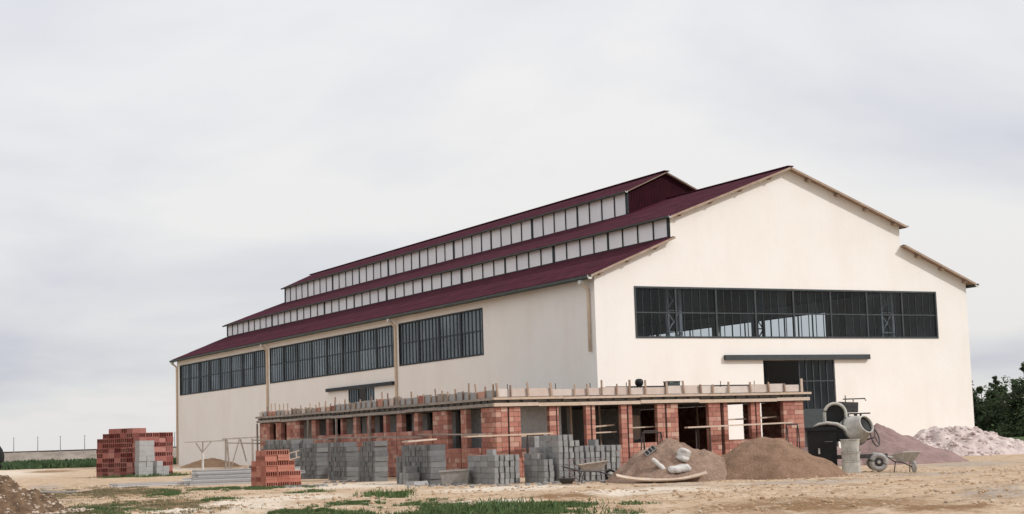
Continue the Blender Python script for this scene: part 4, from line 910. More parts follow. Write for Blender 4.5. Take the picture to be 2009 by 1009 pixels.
def tree(name, label, loc, h, rad_, nleaf, conifer, seed, group):
    random.seed(seed); t = thing(name, label, 'tree', loc, 0, group); mb = MB()
    pts_ = [(0, 0, -0.2), (0.05 * h * 0.2, 0, h * 0.35), (random.uniform(-.2, .2), random.uniform(-.2, .2), h * 0.9)]
    mb.tube(pts_, [h * 0.028, h * 0.02, h * 0.005], 8)
    br = []
    for k in range(24 if not conifer else 34):
        z = h * random.uniform(0.03, 0.92); a = random.uniform(0, 6.28)
        env = rad_ * ((1.0 - z / h) * 1.05 + 0.22 if conifer else math.sqrt(max(0.05, 1 - ((z / h - 0.5) / 0.52) ** 2)))
        p1 = Vector((math.cos(a) * env * 0.85, math.sin(a) * env * 0.85, z + (0.10 if not conifer else -0.02) * h))
        mb.tube([(0, 0, z - 0.04 * h), p1 * 0.5 + Vector((0, 0, z * 0.5)), p1], [h * 0.010, h * 0.007, h * 0.003], 5); br.append((p1, env))
    mb.build('trunk', 'bark', t, off=(0, 0, 0))
    lf = MB(); cl_ = []
    for p1, env in br:
        for _ in range(3): cl_.append((p1 * random.uniform(0.45, 1.05) + Vector((random.gauss(0, .15), random.gauss(0, .15), random.gauss(0, .12))) * env, env * random.uniform(0.22, 0.42)))
    for _ in range(4): cl_.append((Vector((random.gauss(0, .1), random.gauss(0, .1), h * random.uniform(0.86, 0.99))), rad_ * 0.13))
    for _ in range(nleaf):
        c0, s0 = random.choice(cl_); d = Vector((random.gauss(0, 1), random.gauss(0, 1), random.gauss(0, 0.7))); d = d.normalized() * s0 * random.random() ** 0.4; p = c0 + d
        if p.z < 0.1: p.z = random.uniform(0.1, 0.6)
        s = random.uniform(0.09, 0.20); e1 = Vector((random.gauss(0, 1), random.gauss(0, 1), random.gauss(0, 1))).normalized(); e2 = e1.orthogonal().normalized()
        lf.quad(p - e1 * s, p + e2 * s * 0.5, p + e1 * s, p - e2 * s * 0.5)
    me = bpy.data.meshes.new('crown'); me.from_pydata(lf.v, [], lf.f); me.materials.append(M['leaf']); obj('crown', me, t)
    return t
TG = 'trees behind the right end of the hall'
for i, (x, y, h, rd, con, lab) in enumerate((
    (92.5, 70.2, 7.6, 2.3, True, 'dark tree with feathery top closest to the right wall of the hall'),
    (97.5, 73.5, 6.6, 2.6, False, 'lower rounded tree between the two taller dark trees'),
    (94.9, 68.2, 7.8, 2.2, True, 'dark pointed tree rising above the fence post'),
    (93.0, 65.6, 6.4, 2.6, False, 'bushy light green tree in front of the pointed dark tree'),
    (91.5, 62.0, 7.0, 2.7, False, 'broad dark tree left of the picture edge'),
    (90.4, 59.2, 9.0, 3.0, True, 'tallest dark tree cut by the right picture edge'),
    (99.5, 66.0, 7.0, 3.0, False, 'shadowy tree standing behind the broad dark tree'))):
    tree('tree', lab, (x, y, -0.1), h * 0.92, rd, 11000, con, 40 + i, TG)

# ------------------------------------------------------------------ precast beams, ladder, boards, scaffold
random.seed(31)
def vloc(f_origin, right, fwd): return None
ER = Vector((math.cos(YAW), -math.sin(YAW), 0)); EF = Vector((math.sin(YAW), math.cos(YAW), 0))
bc = Vector((-22.1, -8.4, 0)); er = Vector((0.955, -0.297, 0))   # across the view at that spot
ef = Vector((0.297, 0.955, 0)); rzb = math.atan2(er.y, er.x)
def ibeam(L_, w_=0.13, h_=0.15):
    mb = MB(); hw, hh = w_ / 2, h_ / 2
    pr = [(-hw, -hh), (hw, -hh), (hw, -hh + .045), (hw * .45, -hh + .06), (hw * .45, hh - .05), (hw * .8, hh - .03), (hw * .8, hh), (-hw * .8, hh), (-hw * .8, hh - .03), (-hw * .45, hh - .05), (-hw * .45, -hh + .06), (-hw, -hh + .045)]
    mb.poly([(-L_ / 2, y, z) for y, z in pr], (L_, 0, 0)); return mb.mesh('concrete_beam', 'beam')
n_ = 0
for lay in range(4):
    for k in range(7 - lay):
        L_ = random.uniform(3.6, 4.4); o = obj('concrete_beam', ibeam(L_), None, bc + er * (random.uniform(-0.35, 0.30) - 0.30 + 0.12 * lay) + ef * (k * 0.33 + lay * 0.2 - 0.6) + Vector((0, 0, 0.06 + lay * 0.155)), rzb + random.uniform(-0.03, 0.03))
        tag(o, 'pale precast concrete beam in the low pile left of the small brick stack', 'concrete beam', 'precast beams in the low pile')
for k in range(4):
    o = obj('concrete_beam', ibeam(random.uniform(2.6, 3.6), 0.12, 0.12), None, bc + er * (-3.6 - 0.25 * k) + ef * (1.0 + 0.9 * k) + Vector((0, 0, 0.05)), rzb + random.uniform(-0.1, 0.1))
    tag(o, 'thin pale beam lying loose on the ground before the large brick stack', 'concrete beam', 'loose beams on the ground')
def ladder(name, label, p0, p1, wdir, wd=0.42, n=11):
    t = thing(name, label, 'ladder', p0); p0 = Vector(p0); p1 = Vector(p1); wv = Vector(wdir).normalized() * wd
    for s in (0, 1): MB().bar(p0 + wv * s, p1 + wv * s, 0.06, 0.04).build('rail', 'wood', t)
    for k in range(n):
        q = p0 + (p1 - p0) * ((k + 0.5) / n); MB().tube([q, q + wv], 0.018, 6).build('rung', 'wood', t)
ladder('wooden_ladder', 'pale wooden ladder lying slanted behind the beam pile', bc + er * -1.3 + ef * 2.6 + Vector((0, 0, 0.05)), bc + er * 2.3 + ef * 2.9 + Vector((0, 0, 1.0)), ef * 0.8 + Vector((0, 0, 0.62)), 0.45, 12)
def board(name, label, p0, p1, wd, th, mat, group=None, cat='board'):
    o = MB().bar(p0, p1, wd, th).build(name, mat, None); return tag(o, label, cat, group)
pb = Vector((-30.3, -12.3, 0)); e3 = Vector((0.985, -0.17, 0))
board('ground_board', 'longer grey board lying flat on the left foreground ground', pb + e3 * -1.1 + Vector((0, 1.6, 0.06)), pb + e3 * 0.3 + Vector((0, 0.0, 0.03)), 0.28, 0.05, 'beam')
board('ground_board', 'shorter pale board touching the grey one on the left ground', pb + e3 * 0.25 + Vector((0, 0, 0.05)), pb + e3 * 1.25 + Vector((0, 2.4, 0.05)), 0.22, 0.05, 'wood')
board('ground_board', 'small whitish board end beside the stony mound', (-33.2, -22.6, 0.03), (-32.5, -22.9, 0.04), 0.16, 0.05, 'wood')
# scaffold planks along the annex
random.seed(14)
SP = 'scaffold planks along the annex'
y = 13.2; i = 0
labs = ['farthest weathered scaffold plank running past the annex end', 'weathered scaffold plank below the far annex windows', 'grey scaffold plank above the long dark block stack', 'sagging grey scaffold plank above the slim block stacks', 'grey scaffold plank above the gap between block stacks', 'grey scaffold plank nearest the annex corner on the long side']
while y > -16.5 and i < 6:
    l = 5.2; y2 = y - l; z = 1.72 + random.uniform(-0.05, 0.05)
    board('scaffold_plank', labs[i], (AX0 - 0.85 + random.uniform(-.1, .1), y + 0.3, z + 0.08), (AX0 - 0.85 + random.uniform(-.1, .1), y2, z - 0.02), 0.28, 0.05, 'woodgrey', SP, 'plank'); y = y2; i += 1
board('scaffold_plank', 'bright pale plank crossing the annex corner pier', (-16.9, -18.5, 1.62), (-13.15, -18.4, 1.65), 0.26, 0.06, 'wood', SP, 'plank')
board('scaffold_plank', 'short pale plank propped on the tall block stack', (-19.9, -19.6, 1.50), (-18.0, -18.0, 1.56), 0.25, 0.05, 'wood', SP, 'plank')
board('scaffold_plank', 'long pale plank across the right hand annex windows', (-6.75, -18.25, 1.72), (-1.35, -18.15, 1.80), 0.26, 0.06, 'wood', SP, 'plank')
board('scaffold_plank', 'upper pale plank inside the third annex window', (-10.6, -17.15, 1.86), (-9.5, -17.0, 1.92), 0.25, 0.06, 'wood', SP, 'plank')
board('scaffold_plank', 'lower pale plank inside the third annex window', (-10.6, -17.3, 1.62), (-9.5, -17.2, 1.64), 0.2, 0.05, 'wood', SP, 'plank')
board('scaffold_plank', 'pale plank inside the fourth annex window', (-8.8, -17.2, 1.78), (-7.6, -17.1, 1.80), 0.25, 0.05, 'wood', SP, 'plank')
board('scaffold_plank', 'pale plank inside the first annex window', (-14.0, -17.2, 1.58), (-12.85, -17.15, 1.60), 0.2, 0.05, 'wood', SP, 'plank')
board('scaffold_plank', 'short pale plank deep inside the sixth annex window', (-4.2, -17.1, 2.0), (-2.9, -17.0, 2.02), 0.2, 0.06, 'wood', SP, 'plank')
board('scaffold_plank', 'short pale plank deep inside the seventh annex window', (-2.55, -17.1, 2.02), (-1.3, -17.0, 2.08), 0.2, 0.06, 'wood', SP, 'plank')
MB().box(-8.35, -7.5, -15.9, -15.86, 1.3, 2.3).build('door_board', 'wood', annex)
def trestle(label, loc, rz, h, mat='iron', spread=0.45, wd=0.7, group='metal trestles by the annex'):
    t = thing('trestle', label, 'trestle', loc, rz, group)
    for s in (-1, 1):
        pts_ = [(s * wd / 2 - spread * 0.5, -0.30, 0), (s * wd / 2 - spread * .12, -0.08, h * 0.88), (s * wd / 2, 0, h), (s * wd / 2 + spread * .12, 0.08, h * 0.88), (s * wd / 2 + spread * .5, 0.30, 0)]
        MB().tube(pts_, 0.026, 7).build('leg_hoop', mat, t, off=(0, 0, 0))
    MB().tube([(-wd / 2, 0, h), (wd / 2, 0, h)], 0.028, 7).build('crossbar', mat, t, off=(0, 0, 0))
    MB().tube([(-wd / 2 - spread * .3, -.18, h * .4), (wd / 2 - spread * .3, -.18, h * .4)], 0.02, 6).build('brace', mat, t, off=(0, 0, 0))
trestle('dark metal trestle right of the largest block stack', (-11.6, -23.2, 0), -0.3, 1.55)
trestle('metal trestle with pale hoop legs before the fourth annex window', (-8.9, -18.9, 0), 0.1, 1.62, 'iron')
trestle('metal trestle under the long pale plank in the annex doorway', (-5.9, -18.2, 0), 0.0, 1.68)
trestle('rusty metal trestle before the right end pier of the annex', (-1.5, -18.4, 0), 0.2, 1.72)
trestle('metal trestle carrying the bright plank at the annex corner', (-13.9, -18.45, 0), 0.0, 1.60)
# timber trestle and post left of the annex
t = thing('timber_trestle', 'weathered timber scaffold frame between the far wall and the block stacks', 'trestle', (-15.05, 14.2, 0), 0)
for (p0, p1, wd) in (((-0.80, 0, 0), (-0.76, 0, 1.95), .085), ((-0.52, .1, 0), (-0.70, 0, 1.9), .075), ((-0.48, 0.1, 0.25), (0.02, 0, 1.95), .06), ((0.45, 0.1, 0.7), (0.08, 0, 1.95), .06), ((0.8, 0, 0), (0.78, 0, 1.95), .085)):
    MB().bar(p0, p1, wd, wd).build('strut', 'woodgrey', t, off=(0, 0, 0))
MB().bar((-0.95, 0, 1.98), (1.3, 0.2, 2.04), 0.2, 0.07).build('ledger', 'woodgrey', t, off=(0, 0, 0))
t = thing('forked_post', 'pale upright post with forked braces carrying a thin crossbar before the far wall', 'post', (-12.66, 28.95, 0), -0.25)
MB().tube([(0, 0, -0.05), (0, 0, 1.25)], 0.075, 8).build('post', 'zinc', t, off=(0, 0, 0))
MB().bar((0, 0, 1.15), (0.02, 0, 1.95), 0.08, 0.08).build('post', 'woodgrey', t, off=(0, 0, 0))
MB().bar((-0.02, -.05, 1.25), (-0.42, -.05, 1.86), 0.13, 0.09).build('brace', 'woodgrey', t, off=(0, 0, 0)); MB().bar((0.02, .05, 1.3), (0.55, .05, 1.9), 0.06, 0.06).build('brace', 'woodgrey', t, off=(0, 0, 0))
MB().bar((-1.15, 0, 1.93), (1.5, 0, 1.96), 0.06, 0.06).build('crossbar', 'woodgrey', t, off=(0, 0, 0))

# ------------------------------------------------------------------ site tools
def wheelbarrow(label, loc, rz, tray_mat='dusty'):
    t = thing('wheelbarrow', label, 'wheelbarrow', loc, rz, 'wheelbarrows')
    mb = MB()   # tray: open trapezoid with wall thickness
    bot = [(-0.28, -0.20, 0.36), (0.25, -0.17, 0.34), (0.25, 0.17, 0.34), (-0.28, 0.20, 0.36)]; top = [(-0.46, -0.33, 0.56), (0.52, -0.29, 0.66), (0.52, 0.29, 0.66), (-0.46, 0.33, 0.56)]
    for i in range(4): mb.quad(bot[i], bot[(i + 1) % 4], top[(i + 1) % 4], top[i])
    mb.quad(*bot[::-1])
    ib = [(x * .93, y * .92, z + .02) for x, y, z in bot]; it = [(x * .97, y * .95, z - .001) for x, y, z in top]
    for i in range(4): mb.quad(ib[i], it[i], it[(i + 1) % 4], ib[(i + 1) % 4]); mb.quad(top[i], top[(i + 1) % 4], it[(i + 1) % 4], it[i])
    mb.quad(*ib); tr = mb.build('tray', tray_mat, t, off=(0, 0, 0))
    MB().tube([Vector(p) for p in top], 0.018, 6, True).build('rim', tray_mat, tr, off=(0, 0, 0))
    for s in (-1, 1):
        MB().tube([(0.62, s * 0.07, 0.19), (0.2, s * 0.2, 0.32), (-0.4, s * 0.25, 0.35), (-0.98, s * 0.28, 0.52)], 0.02, 7).build('handle', 'machine', t, off=(0, 0, 0))
        MB().tube([(-0.30, s * 0.25, 0.35), (-0.42, s * 0.27, 0.0)], 0.018, 6).build('leg', 'machine', t, off=(0, 0, 0))
    wh = MB().tube([(0.62 + 0.155 * math.cos(a), 0, 0.19 + 0.155 * math.sin(a)) for a in np.linspace(0, 2 * math.pi, 20)[:-1]], 0.038, 8, True).build('tyre', 'rubber' if tray_mat != 'dusty' else 'dustytyre', t, off=(0, 0, 0), smooth=True)
    MB().lathe([(0.03, -0.05), (0.11, -0.015), (0.11, 0.015), (0.03, 0.05)], (0.62, 0, 0.19), (0, 1, 0), 14).build('hub', 'dusty', wh, off=(0, 0, 0))
M['tray2'] = pmat('dull_tray', (0.44, 0.39, 0.34), (0.30, 0.26, 0.23), scale=6, rough=0.9)
wheelbarrow('wheelbarrow with raised tray in front of the largest block stack', (-16.55, -27.2, 0), -YAW + 0.12, 'tray2')
wheelbarrow('cement covered wheelbarrow standing nose on beside the mixer wheel', (-7.95, -32.75, 0), -YAW - 1.42)
t = thing('metal_rack', 'thin pinkish wire rack behind the wheelbarrow at the block stack', 'rack', (-16.75, -26.9, 0), -YAW)
M['rackm'] = pmat('faded_pink_iron', (0.30, 0.23, 0.22), (0.20, 0.14, 0.14), scale=8, rough=0.8)
for xx in (-0.45, 0.05, 0.75): MB().tube([(xx, 0, 0), (xx, 0, 0.74)], 0.014, 6).build('upright', 'rackm', t, off=(0, 0, 0))
for zz in (0.72, 0.35): MB().tube([(-0.5, 0, zz), (0.8, 0, zz)], 0.014, 6).build('bar', 'rackm', t, off=(0, 0, 0))
MB().tube([(-0.45, 0, 0.35), (-0.1, -0.1, 0.02)], 0.014, 6).build('bar', 'rackm', t, off=(0, 0, 0)); MB().tube([(-0.4, 0, 0.70), (0.05, 0, 0.05)], 0.014, 6).build('bar', 'rackm', t, off=(0, 0, 0))
# mortar trough
t = thing('mortar_trough', 'pale concrete mortar trough leaning between two block stacks', 'trough', (-19.75, -23.35, 0), -0.42)
mb = MB(); bot = [(-0.42, -0.22, 0.02), (0.42, -0.22, 0.02), (0.42, 0.22, 0.02), (-0.42, 0.22, 0.02)]; top = [(-0.50, -0.30, 0.44), (0.50, -0.30, 0.48), (0.50, 0.30, 0.48), (-0.50, 0.30, 0.44)]
for i in range(4): mb.quad(bot[i], bot[(i + 1) % 4], top[(i + 1) % 4], top[i])
mb.quad(*bot[::-1]); ib = [(x * .92, y * .9, z + .03) for x, y, z in bot]; it = [(x * .95, y * .92, z) for x, y, z in top]
for i in range(4): mb.quad(ib[i], it[i], it[(i + 1) % 4], ib[(i + 1) % 4]); mb.quad(top[i], top[(i + 1) % 4], it[(i + 1) % 4], it[i])
mb.quad(*ib); M['trough'] = pmat('cement_board', (0.36, 0.345, 0.32), (0.26, 0.25, 0.235), scale=5, rough=0.95, stain=(4, .5, (0.2, .19, .18), (1, 1, 1)))
mb.build('basin', 'trough', t, off=(0, 0, 0))
MB().bar((-0.53, -0.31, 0.45), (0.53, -0.31, 0.49), 0.04, 0.05).build('rim', 'trough', t, off=(0, 0, 0)); MB().bar((-0.53, 0.31, 0.45), (0.53, 0.31, 0.49), 0.04, 0.05).build('rim', 'trough', t, off=(0, 0, 0))
# paving slab, pan
o = MB().hexa([(-.34, -.25, 0), (.34, -.25, 0), (.34, .25, 0), (-.34, .25, 0), (-.30, -.22, .13), (.31, -.2, .14), (.28, .22, .12), (-.3, .2, .13)]).mesh('stone_slab', 'beam')
tag(obj('stone_slab', o, None, (-19.95, -21.0 - 0.9, 0.0), 0.3), 'small pale stone slab on the ground before the slim block stacks', 'slab').location = (-20.7, -22.3, 0)
mb = MB(); mb.lathe([(0.16, 0.0), (0.30, 0.17), (0.31, 0.18), (0.28, 0.165), (0.15, 0.02)], (0, 0, 0), (0, 0, 1), 20)
tag(obj('mortar_pan', mb.mesh('mortar_pan', 'machine', smooth=True), None, (-18.15, -28.3, 0)), 'dark shallow round pan at the foot of the largest block stack', 'pan')
# curved board, sacks, hollow block on the gravel heap
mb = MB(); n = 16; hw = 0.26
for i in range(n):
    ta, tb = i / n * 2 - 1, (i + 1) / n * 2 - 1; zf = lambda q: 0.03 + 0.17 * abs(q) ** 2.4
    xa, xb = ta * 1.4, tb * 1.4; la, lb = 0.10 * (1 - abs(ta) * .5), 0.10 * (1 - abs(tb) * .5)
    mb.hexa([(xa, -hw, zf(ta)), (xb, -hw, zf(tb)), (xb, hw, zf(tb) + .06), (xa, hw, zf(ta) + .06), (xa, -hw - .02, zf(ta) + .04), (xb, -hw - .02, zf(tb) + .04), (xb, hw, zf(tb) + .10), (xa, hw, zf(ta) + .10)])
tag(obj('curved_board', mb.mesh('curved_board', 'wood', smooth=False), None, (-16.35, -31.1, 0.0), -YAW - 0.04), 'long pale board with upturned ends lying before the gravel heap', 'board')
def sack(label, loc, rot, s, mat='sack', nm='cement_sack'):
    mb = MB(); n1_, n2_ = 14, 10
    for i in range(n1_ + 1):
        for j in range(n2_):
            u = i / n1_ * 2 - 1; a = 2 * math.pi * j / n2_; e_ = (1 - abs(u) ** 10) ** 0.5 if abs(u) < 1 else 0.0
            c_, s_ = math.cos(a), math.sin(a); sx = abs(c_) ** 0.35 * (1 if c_ > 0 else -1); sz = abs(s_) ** 0.4 * (1 if s_ > 0 else -1)
            q = 1 + 0.30 * fbm(u * 2 + loc[0], c_ * 2, s_ * 2, 3); mb.v.append((u * s[0], sx * s[1] * (0.75 + .25 * e_) * q, sz * s[2] * (0.15 + .85 * e_) * q))
    for i in range(n1_):
        for j in range(n2_): mb.f.append((i * n2_ + j, i * n2_ + (j + 1) % n2_, (i + 1) * n2_ + (j + 1) % n2_, (i + 1) * n2_ + j))
    mb.f.append(tuple(range(n2_))); mb.f.append(tuple(range(n1_ * n2_ + n2_ - 1, n1_ * n2_ - 1, -1)))
    o = obj(nm, mb.mesh(nm, mat, smooth=True), None, loc); o.rotation_euler = rot; return tag(o, label, 'sack', 'sacks on the gravel heap')
bpy.context.view_layer.update()
gh = bpy.data.objects['gravel_heap']
def on_heap(x, y): return drop(gh, x, y)
sx, sy = -15.35, -30.85; sack('upright grey white cement sack on the gravel heap', (sx, sy, on_heap(sx, sy) + 0.20), (0.35, -1.15, -YAW), (0.21, 0.19, 0.15))
sx, sy = -15.65, -31.05; sack('crumpled pale sack lying low on the gravel heap', (sx, sy, on_heap(sx, sy) + 0.06), (0.2, -0.1, -YAW + 0.1), (0.36, 0.17, 0.09))
sx, sy = -16.15, -30.65; sack('flat pale sack end sticking up left on the gravel heap', (sx, sy, on_heap(sx, sy) + 0.10), (0.2, 0.75, -YAW), (0.28, 0.10, 0.06))
hb = hollow_mesh('hollow_block', 'block', 0.40, 0.2, 0.18, 3, 1, depth=0.12); sx, sy = -16.0, -29.95
o = obj('hollow_block', hb, None, (sx, sy, on_heap(sx, sy) + 0.07)); o.rotation_euler = (-0.3, -0.65, -YAW + 0.1); tag(o, 'single dark hollow block half buried on the gravel heap', 'block')
# things on the slab
mb = MB(); mb.lathe([(0.10, 0), (0.16, 0.05), (0.18, 0.16), (0.15, 0.26), (0.08, 0.30)], (0, 0, 0), (0, 0, 1), 14)
tag(obj('black_bucket', mb.mesh('black_bucket', 'black', smooth=True), None, (-8.1, AY0 + 0.75, zb + 0.36)), 'black rounded bucket upturned on the annex roof edge', 'bucket')
mb = MB(); mb.box(-0.28, 0.28, -0.2, 0.2, 0, 0.05).box(-0.28, -0.22, -0.2, 0.2, 0.05, 0.52).box(0.22, 0.28, -0.2, 0.2, 0.05, 0.52).box(-0.22, 0.22, -0.2, -0.17, 0.05, 0.50).box(-0.22, 0.22, 0.17, 0.2, 0.05, 0.50).box(-0.30, 0.30, -0.22, 0.22, 0.52, 0.56)
tag(obj('grey_crate', mb.mesh('grey_crate', 'gutter'), None, (-6.2, AY0 + 1.2, zb + 0.0)), 'grey square crate standing on the annex roof', 'crate')
# tyre at the left picture edge
tp = Vector((-36.42, -30.05, 0)); tz = drop(mo, tp.x, tp.y)
t = thing('old_tyre', 'black tyre on the mound, just entering the picture at its left edge', 'tyre', (tp.x, tp.y, tz), -YAW)
MB().tube([(0.36 * math.cos(a), 0, 0.47 + 0.36 * math.sin(a)) for a in np.linspace(0, 2 * math.pi, 28)[:-1]], 0.12, 10, True).build('tread', 'rubber', t, off=(0, 0, 0), smooth=True)

# ------------------------------------------------------------------ cement mixer (x to the right in view, y away)
mxr = thing('cement_mixer', 'dust covered towable cement mixer with open drum and engine box', 'cement mixer', (-8.27, -30.21, 0), -YAW - 0.12); mxr.scale = (1.08, 1.08, 1.05)
def mpart(name, mb, mat, parent=mxr, smooth=False): return mb.build(name, mat, parent, off=(0, 0, 0), smooth=smooth)
ax = Vector((0.66, -0.66, 0.36)).normalized(); dc = Vector((0.24, 0.0, 1.33))
mb = MB(); mb.lathe([(q * 1.12, u_ * 1.1) for q, u_ in [(0.10, -0.46), (0.30, -0.42), (0.41, -0.22), (0.43, 0.0), (0.41, 0.12), (0.27, 0.46), (0.27, 0.50), (0.235, 0.50), (0.24, 0.44), (0.37, 0.10), (0.38, -0.2), (0.05, -0.38)]], dc, ax, 28, True, True)
drum = mpart('drum', mb, 'dusty', smooth=True)
mpart('drum_band', MB().lathe([(0.484, -0.03), (0.51, -0.03), (0.51, 0.03), (0.484, 0.03)], dc, ax, 28, False, False), 'machine', drum)
mb = MB(); e1 = ax.orthogonal().normalized(); e2 = ax.cross(e1)
mpart('drum_mouth_shade', MB().lathe([(0.262, 0.46), (0.0, 0.43)], dc, ax, 24, False, False), 'black', drum)  # black disc across the mouth, standing in for the shade inside the drum
rc_ = Vector((0.86, -0.1, 1.10)); ra = Vector((0.85, -0.45, 0.25)).normalized(); r1_ = ra.orthogonal().normalized(); r2_ = ra.cross(r1_)
hwl = mpart('tilting_wheel', MB().tube([rc_ + (r1_ * math.cos(a) + r2_ * math.sin(a)) * 0.30 for a in np.linspace(0, 2 * math.pi, 24)[:-1]], 0.022, 7, True), 'machine')
for a in (0.3, 2.4, 4.5): mpart('spoke', MB().tube([rc_, rc_ + (r1_ * math.cos(a) + r2_ * math.sin(a)) * 0.30], 0.014, 6), 'machine', hwl)
mpart('tilting_shaft', MB().tube([rc_, rc_ - ra * 0.6], 0.025, 7), 'machine')
# chassis and yoke
mb = MB(); mb.bar((-0.9, 0.25, 0.50), (1.25, 0.25, 0.50), 0.10, 0.12); mb.bar((-0.9, -0.25, 0.50), (1.15, -0.25, 0.50), 0.10, 0.12); mb.bar((0.9, -0.5, 0.34), (0.9, 0.55, 0.34), 0.08, 0.08); mb.bar((0.2, -0.25, 0.5), (0.2, 0.25, 0.5), 0.1, 0.1)
mb.bar((0.9, 0.25, 0.36), (0.9, 0.25, 0.5), 0.08, 0.08); mpart('chassis', mb, 'machine')
mb = MB(); mb.bar((0.1, 0.45, 0.5), (0.25, 0.48, 1.35), 0.09, 0.12); mb.bar((0.15, -0.45, 0.5), (0.2, -0.42, 0.95), 0.09, 0.12); mb.bar((0.1, -0.45, 0.55), (0.1, 0.45, 0.55), 0.09, 0.1); mpart('yoke', mb, 'machine')
mpart('tow_bar', MB().tube([(1.15, 0, 0.46), (1.55, 0, 0.40), (1.8, -0.02, 0.36)], 0.04, 8), 'dusty')
for yy in (-0.45, 0.55):
    wh = mpart('wheel', MB().tube([(0.90 + 0.215 * math.cos(a), yy, 0.31 + 0.215 * math.sin(a)) for a in np.linspace(0, 2 * math.pi, 28)[:-1]], 0.085, 10, True), 'dustytyre', smooth=True)
    mpart('rim', MB().lathe([(0.05, -0.07), (0.14, -0.03), (0.16, -0.05), (0.16, 0.05), (0.14, 0.03), (0.05, 0.07)], (0.90, yy, 0.31), (0, 1, 0), 20), 'machine', wh)
    mpart('hub', MB().lathe([(0.05, -0.10), (0.05, 0.10)], (0.90, yy, 0.31), (0, 1, 0), 12), 'dusty', wh)
# engine box on its stand with control rods
mb = MB(); mb.hexa([(-0.10, 0.30, 1.92), (0.42, 0.30, 1.92), (0.42, 0.8, 1.92), (-0.10, 0.8, 1.92), (-0.16, 0.28, 2.28), (0.44, 0.28, 2.24), (0.44, 0.8, 2.24), (-0.16, 0.8, 2.28)]); eng = mpart('engine_box', mb, 'machine')
mpart('platform', MB().box(0.02, 0.80, 0.35, 0.75, 1.86, 1.90), 'machine')
mpart('stand', MB().bar((0.0, 0.5, 0.5), (0.05, 0.55, 1.88), 0.09, 0.09).bar((0.38, 0.5, 0.5), (0.36, 0.55, 1.88), 0.09, 0.09), 'machine')
mb = MB(); mb.tube([(-0.02, 0.5, 2.36), (0.68, 0.5, 2.36)], 0.022, 6).tube([(0.06, 0.5, 2.26), (0.06, 0.5, 2.48)], 0.018, 6).tube([(0.30, 0.5, 2.24), (0.30, 0.5, 2.37)], 0.016, 6).tube([(0.66, 0.5, 2.36), (0.70, 0.5, 2.28)], 0.016, 6); mpart('control_rod', mb, 'machine', eng)
for xx in (0.12, 0.34, 0.52): mpart('bracket', MB().tube([(xx, 0.55, 1.86), (xx - 0.05, 0.5, 1.62), (xx + 0.06, 0.5, 1.45)], 0.035, 6), 'machine')
# arched hopper hood with pale rim, curved lower rim
def arch(cx, z0, wd, h, n=18): return [(cx - wd / 2, z0)] + [(cx - wd / 2 * math.cos(a), z0 + (h - wd / 2) + wd / 2 * math.sin(a)) for a in np.linspace(0, math.pi, n)] + [(cx + wd / 2, z0)]
ar = arch(-0.32, 1.10, 0.66, 1.12)
mpart('hood', MB().poly([(x, 0.02, z) for x, z in ar], (0, 0.34, 0)), 'black')
mb = MB(); mb.tube([(x, 0.0, z) for x, z in ar], 0.05, 8); mb2 = mb
pr = ar[1:-1]
for i in range(len(ar) - 1):
    (xa, za), (xb, zb_) = ar[i], ar[i + 1]; mb.quad((xa, 0.0, za), (xb, 0.0, zb_), (xb + (0.03), 0.40, zb_), (xa + 0.03, 0.40, za))
mpart('hood_rim', mb, 'dusty', smooth=True)
cr = [(-1.02, -0.32, 1.50), (-0.85, -0.33, 1.57), (-0.6, -0.34, 1.60), (-0.30, -0.35, 1.55), (-0.1, -0.36, 1.42), (0.05, -0.36, 1.24), (0.10, -0.36, 1.06)]
mb = MB(); mb.tube(cr, [0.03, .045, .055, .06, .06, .06, .05], 8); mpart('loading_chute_rim', mb, 'dusty', smooth=True)
mb = MB(); mb.poly([(x, -0.33, z - 0.02) for x, y, z in cr] + [(0.0, -0.33, 1.0), (-1.0, -0.33, 1.0)], (0, 0.3, 0)); mpart('loading_chute', mb, 'black')
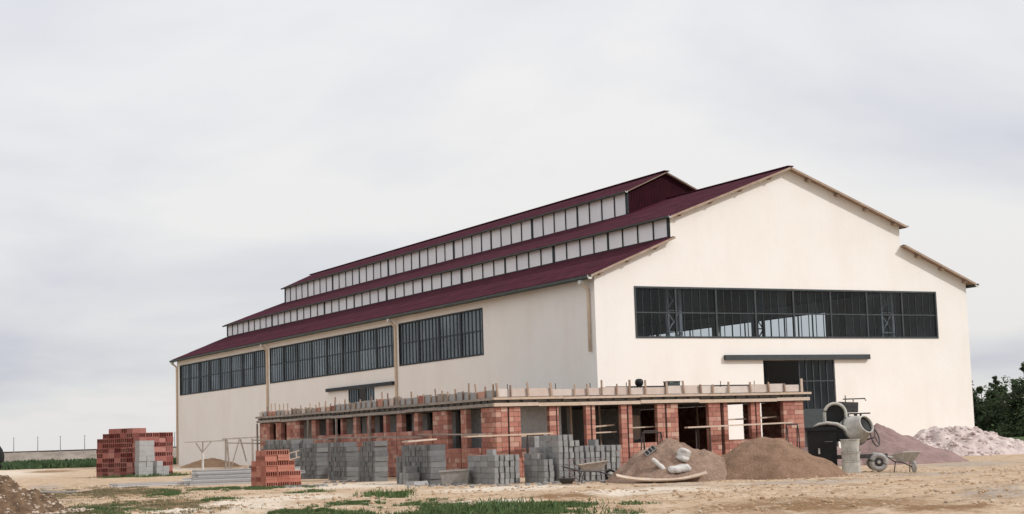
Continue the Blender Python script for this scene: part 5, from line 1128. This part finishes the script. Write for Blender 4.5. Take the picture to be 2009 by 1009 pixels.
# black skip
mb = MB(); mb.hexa([(-1.18, -0.35, 0.06), (-0.36, -0.35, 0.04), (-0.36, 0.45, 0.04), (-1.14, 0.45, 0.06), (-1.26, -0.42, 1.46), (-0.34, -0.42, 1.44), (-0.34, 0.5, 1.44), (-1.26, 0.5, 1.46)]); skip = mpart('skip_body', mb, 'black')
mpart('skip_rim', MB().box(-1.30, -0.32, -0.45, -0.38, 1.36, 1.47), 'black', skip)
mpart('skip_plate', MB().box(-0.93, -0.87, -0.432, -0.405, 0.62, 0.80), 'dusty', skip)
mpart('skip_handle', MB().tube([(-0.72, -0.43, 1.0), (-0.72, -0.50, 1.0), (-0.48, -0.50, 1.0), (-0.48, -0.43, 1.0)], 0.02, 6), 'machine', skip)
mpart('ramp', MB().bar((-1.75, -0.1, 0.50), (-1.1, -0.1, 0.42), 0.7, 0.05), 'machine')
# battered barrel and basins standing before the mixer
bar_ = thing('mortar_tub_stack', 'cement splashed metal tubs stacked in front of the mixer', 'tubs', (-8.75, -30.95, 0), -YAW - 0.12)
def tub(z0, z1, w0, w1, nm):
    mb = MB(); k = 20; pr = []
    for i in range(k):
        a = 2 * math.pi * i / k; c_, s_ = math.cos(a), math.sin(a); q = 1 / max(abs(c_), abs(s_)) ** 0.65; pr.append((c_ * q, s_ * q))
    b0 = 0
    for zz, w_ in ((z0, w0), (z0 + 0.02, w0 * 1.01), ((z0 + z1) / 2, (w0 + w1) / 2), (z1 - 0.03, w1), (z1 - 0.03, w1 * 1.05), (z1, w1 * 1.05), (z1, w1 * 0.96), (z1 - 0.08, w1 * 0.93)):
        for x, y in pr:
            d = 1 + 0.02 * fbm(x * 2, y * 2, zz * 3, 2); mb.v.append((x * w_ * d, y * w_ * 0.8 * d, zz))
    L_ = len(mb.v) // k
    for i in range(L_ - 1):
        for j in range(k): mb.f.append((i * k + j, i * k + (j + 1) % k, (i + 1) * k + (j + 1) % k, (i + 1) * k + j))
    mb.f.append(tuple(range(k))); mb.f.append(tuple(range((L_ - 1) * k + k - 1, (L_ - 1) * k - 1, -1)))
    return mb.build(nm, 'dusty', bar_, off=(0, 0, 0))
tub(0.0, 0.40, 0.315, 0.30, 'tub'); tub(0.405, 0.70, 0.28, 0.315, 'tub'); tub(0.705, 1.12, 0.285, 0.315, 'tub')
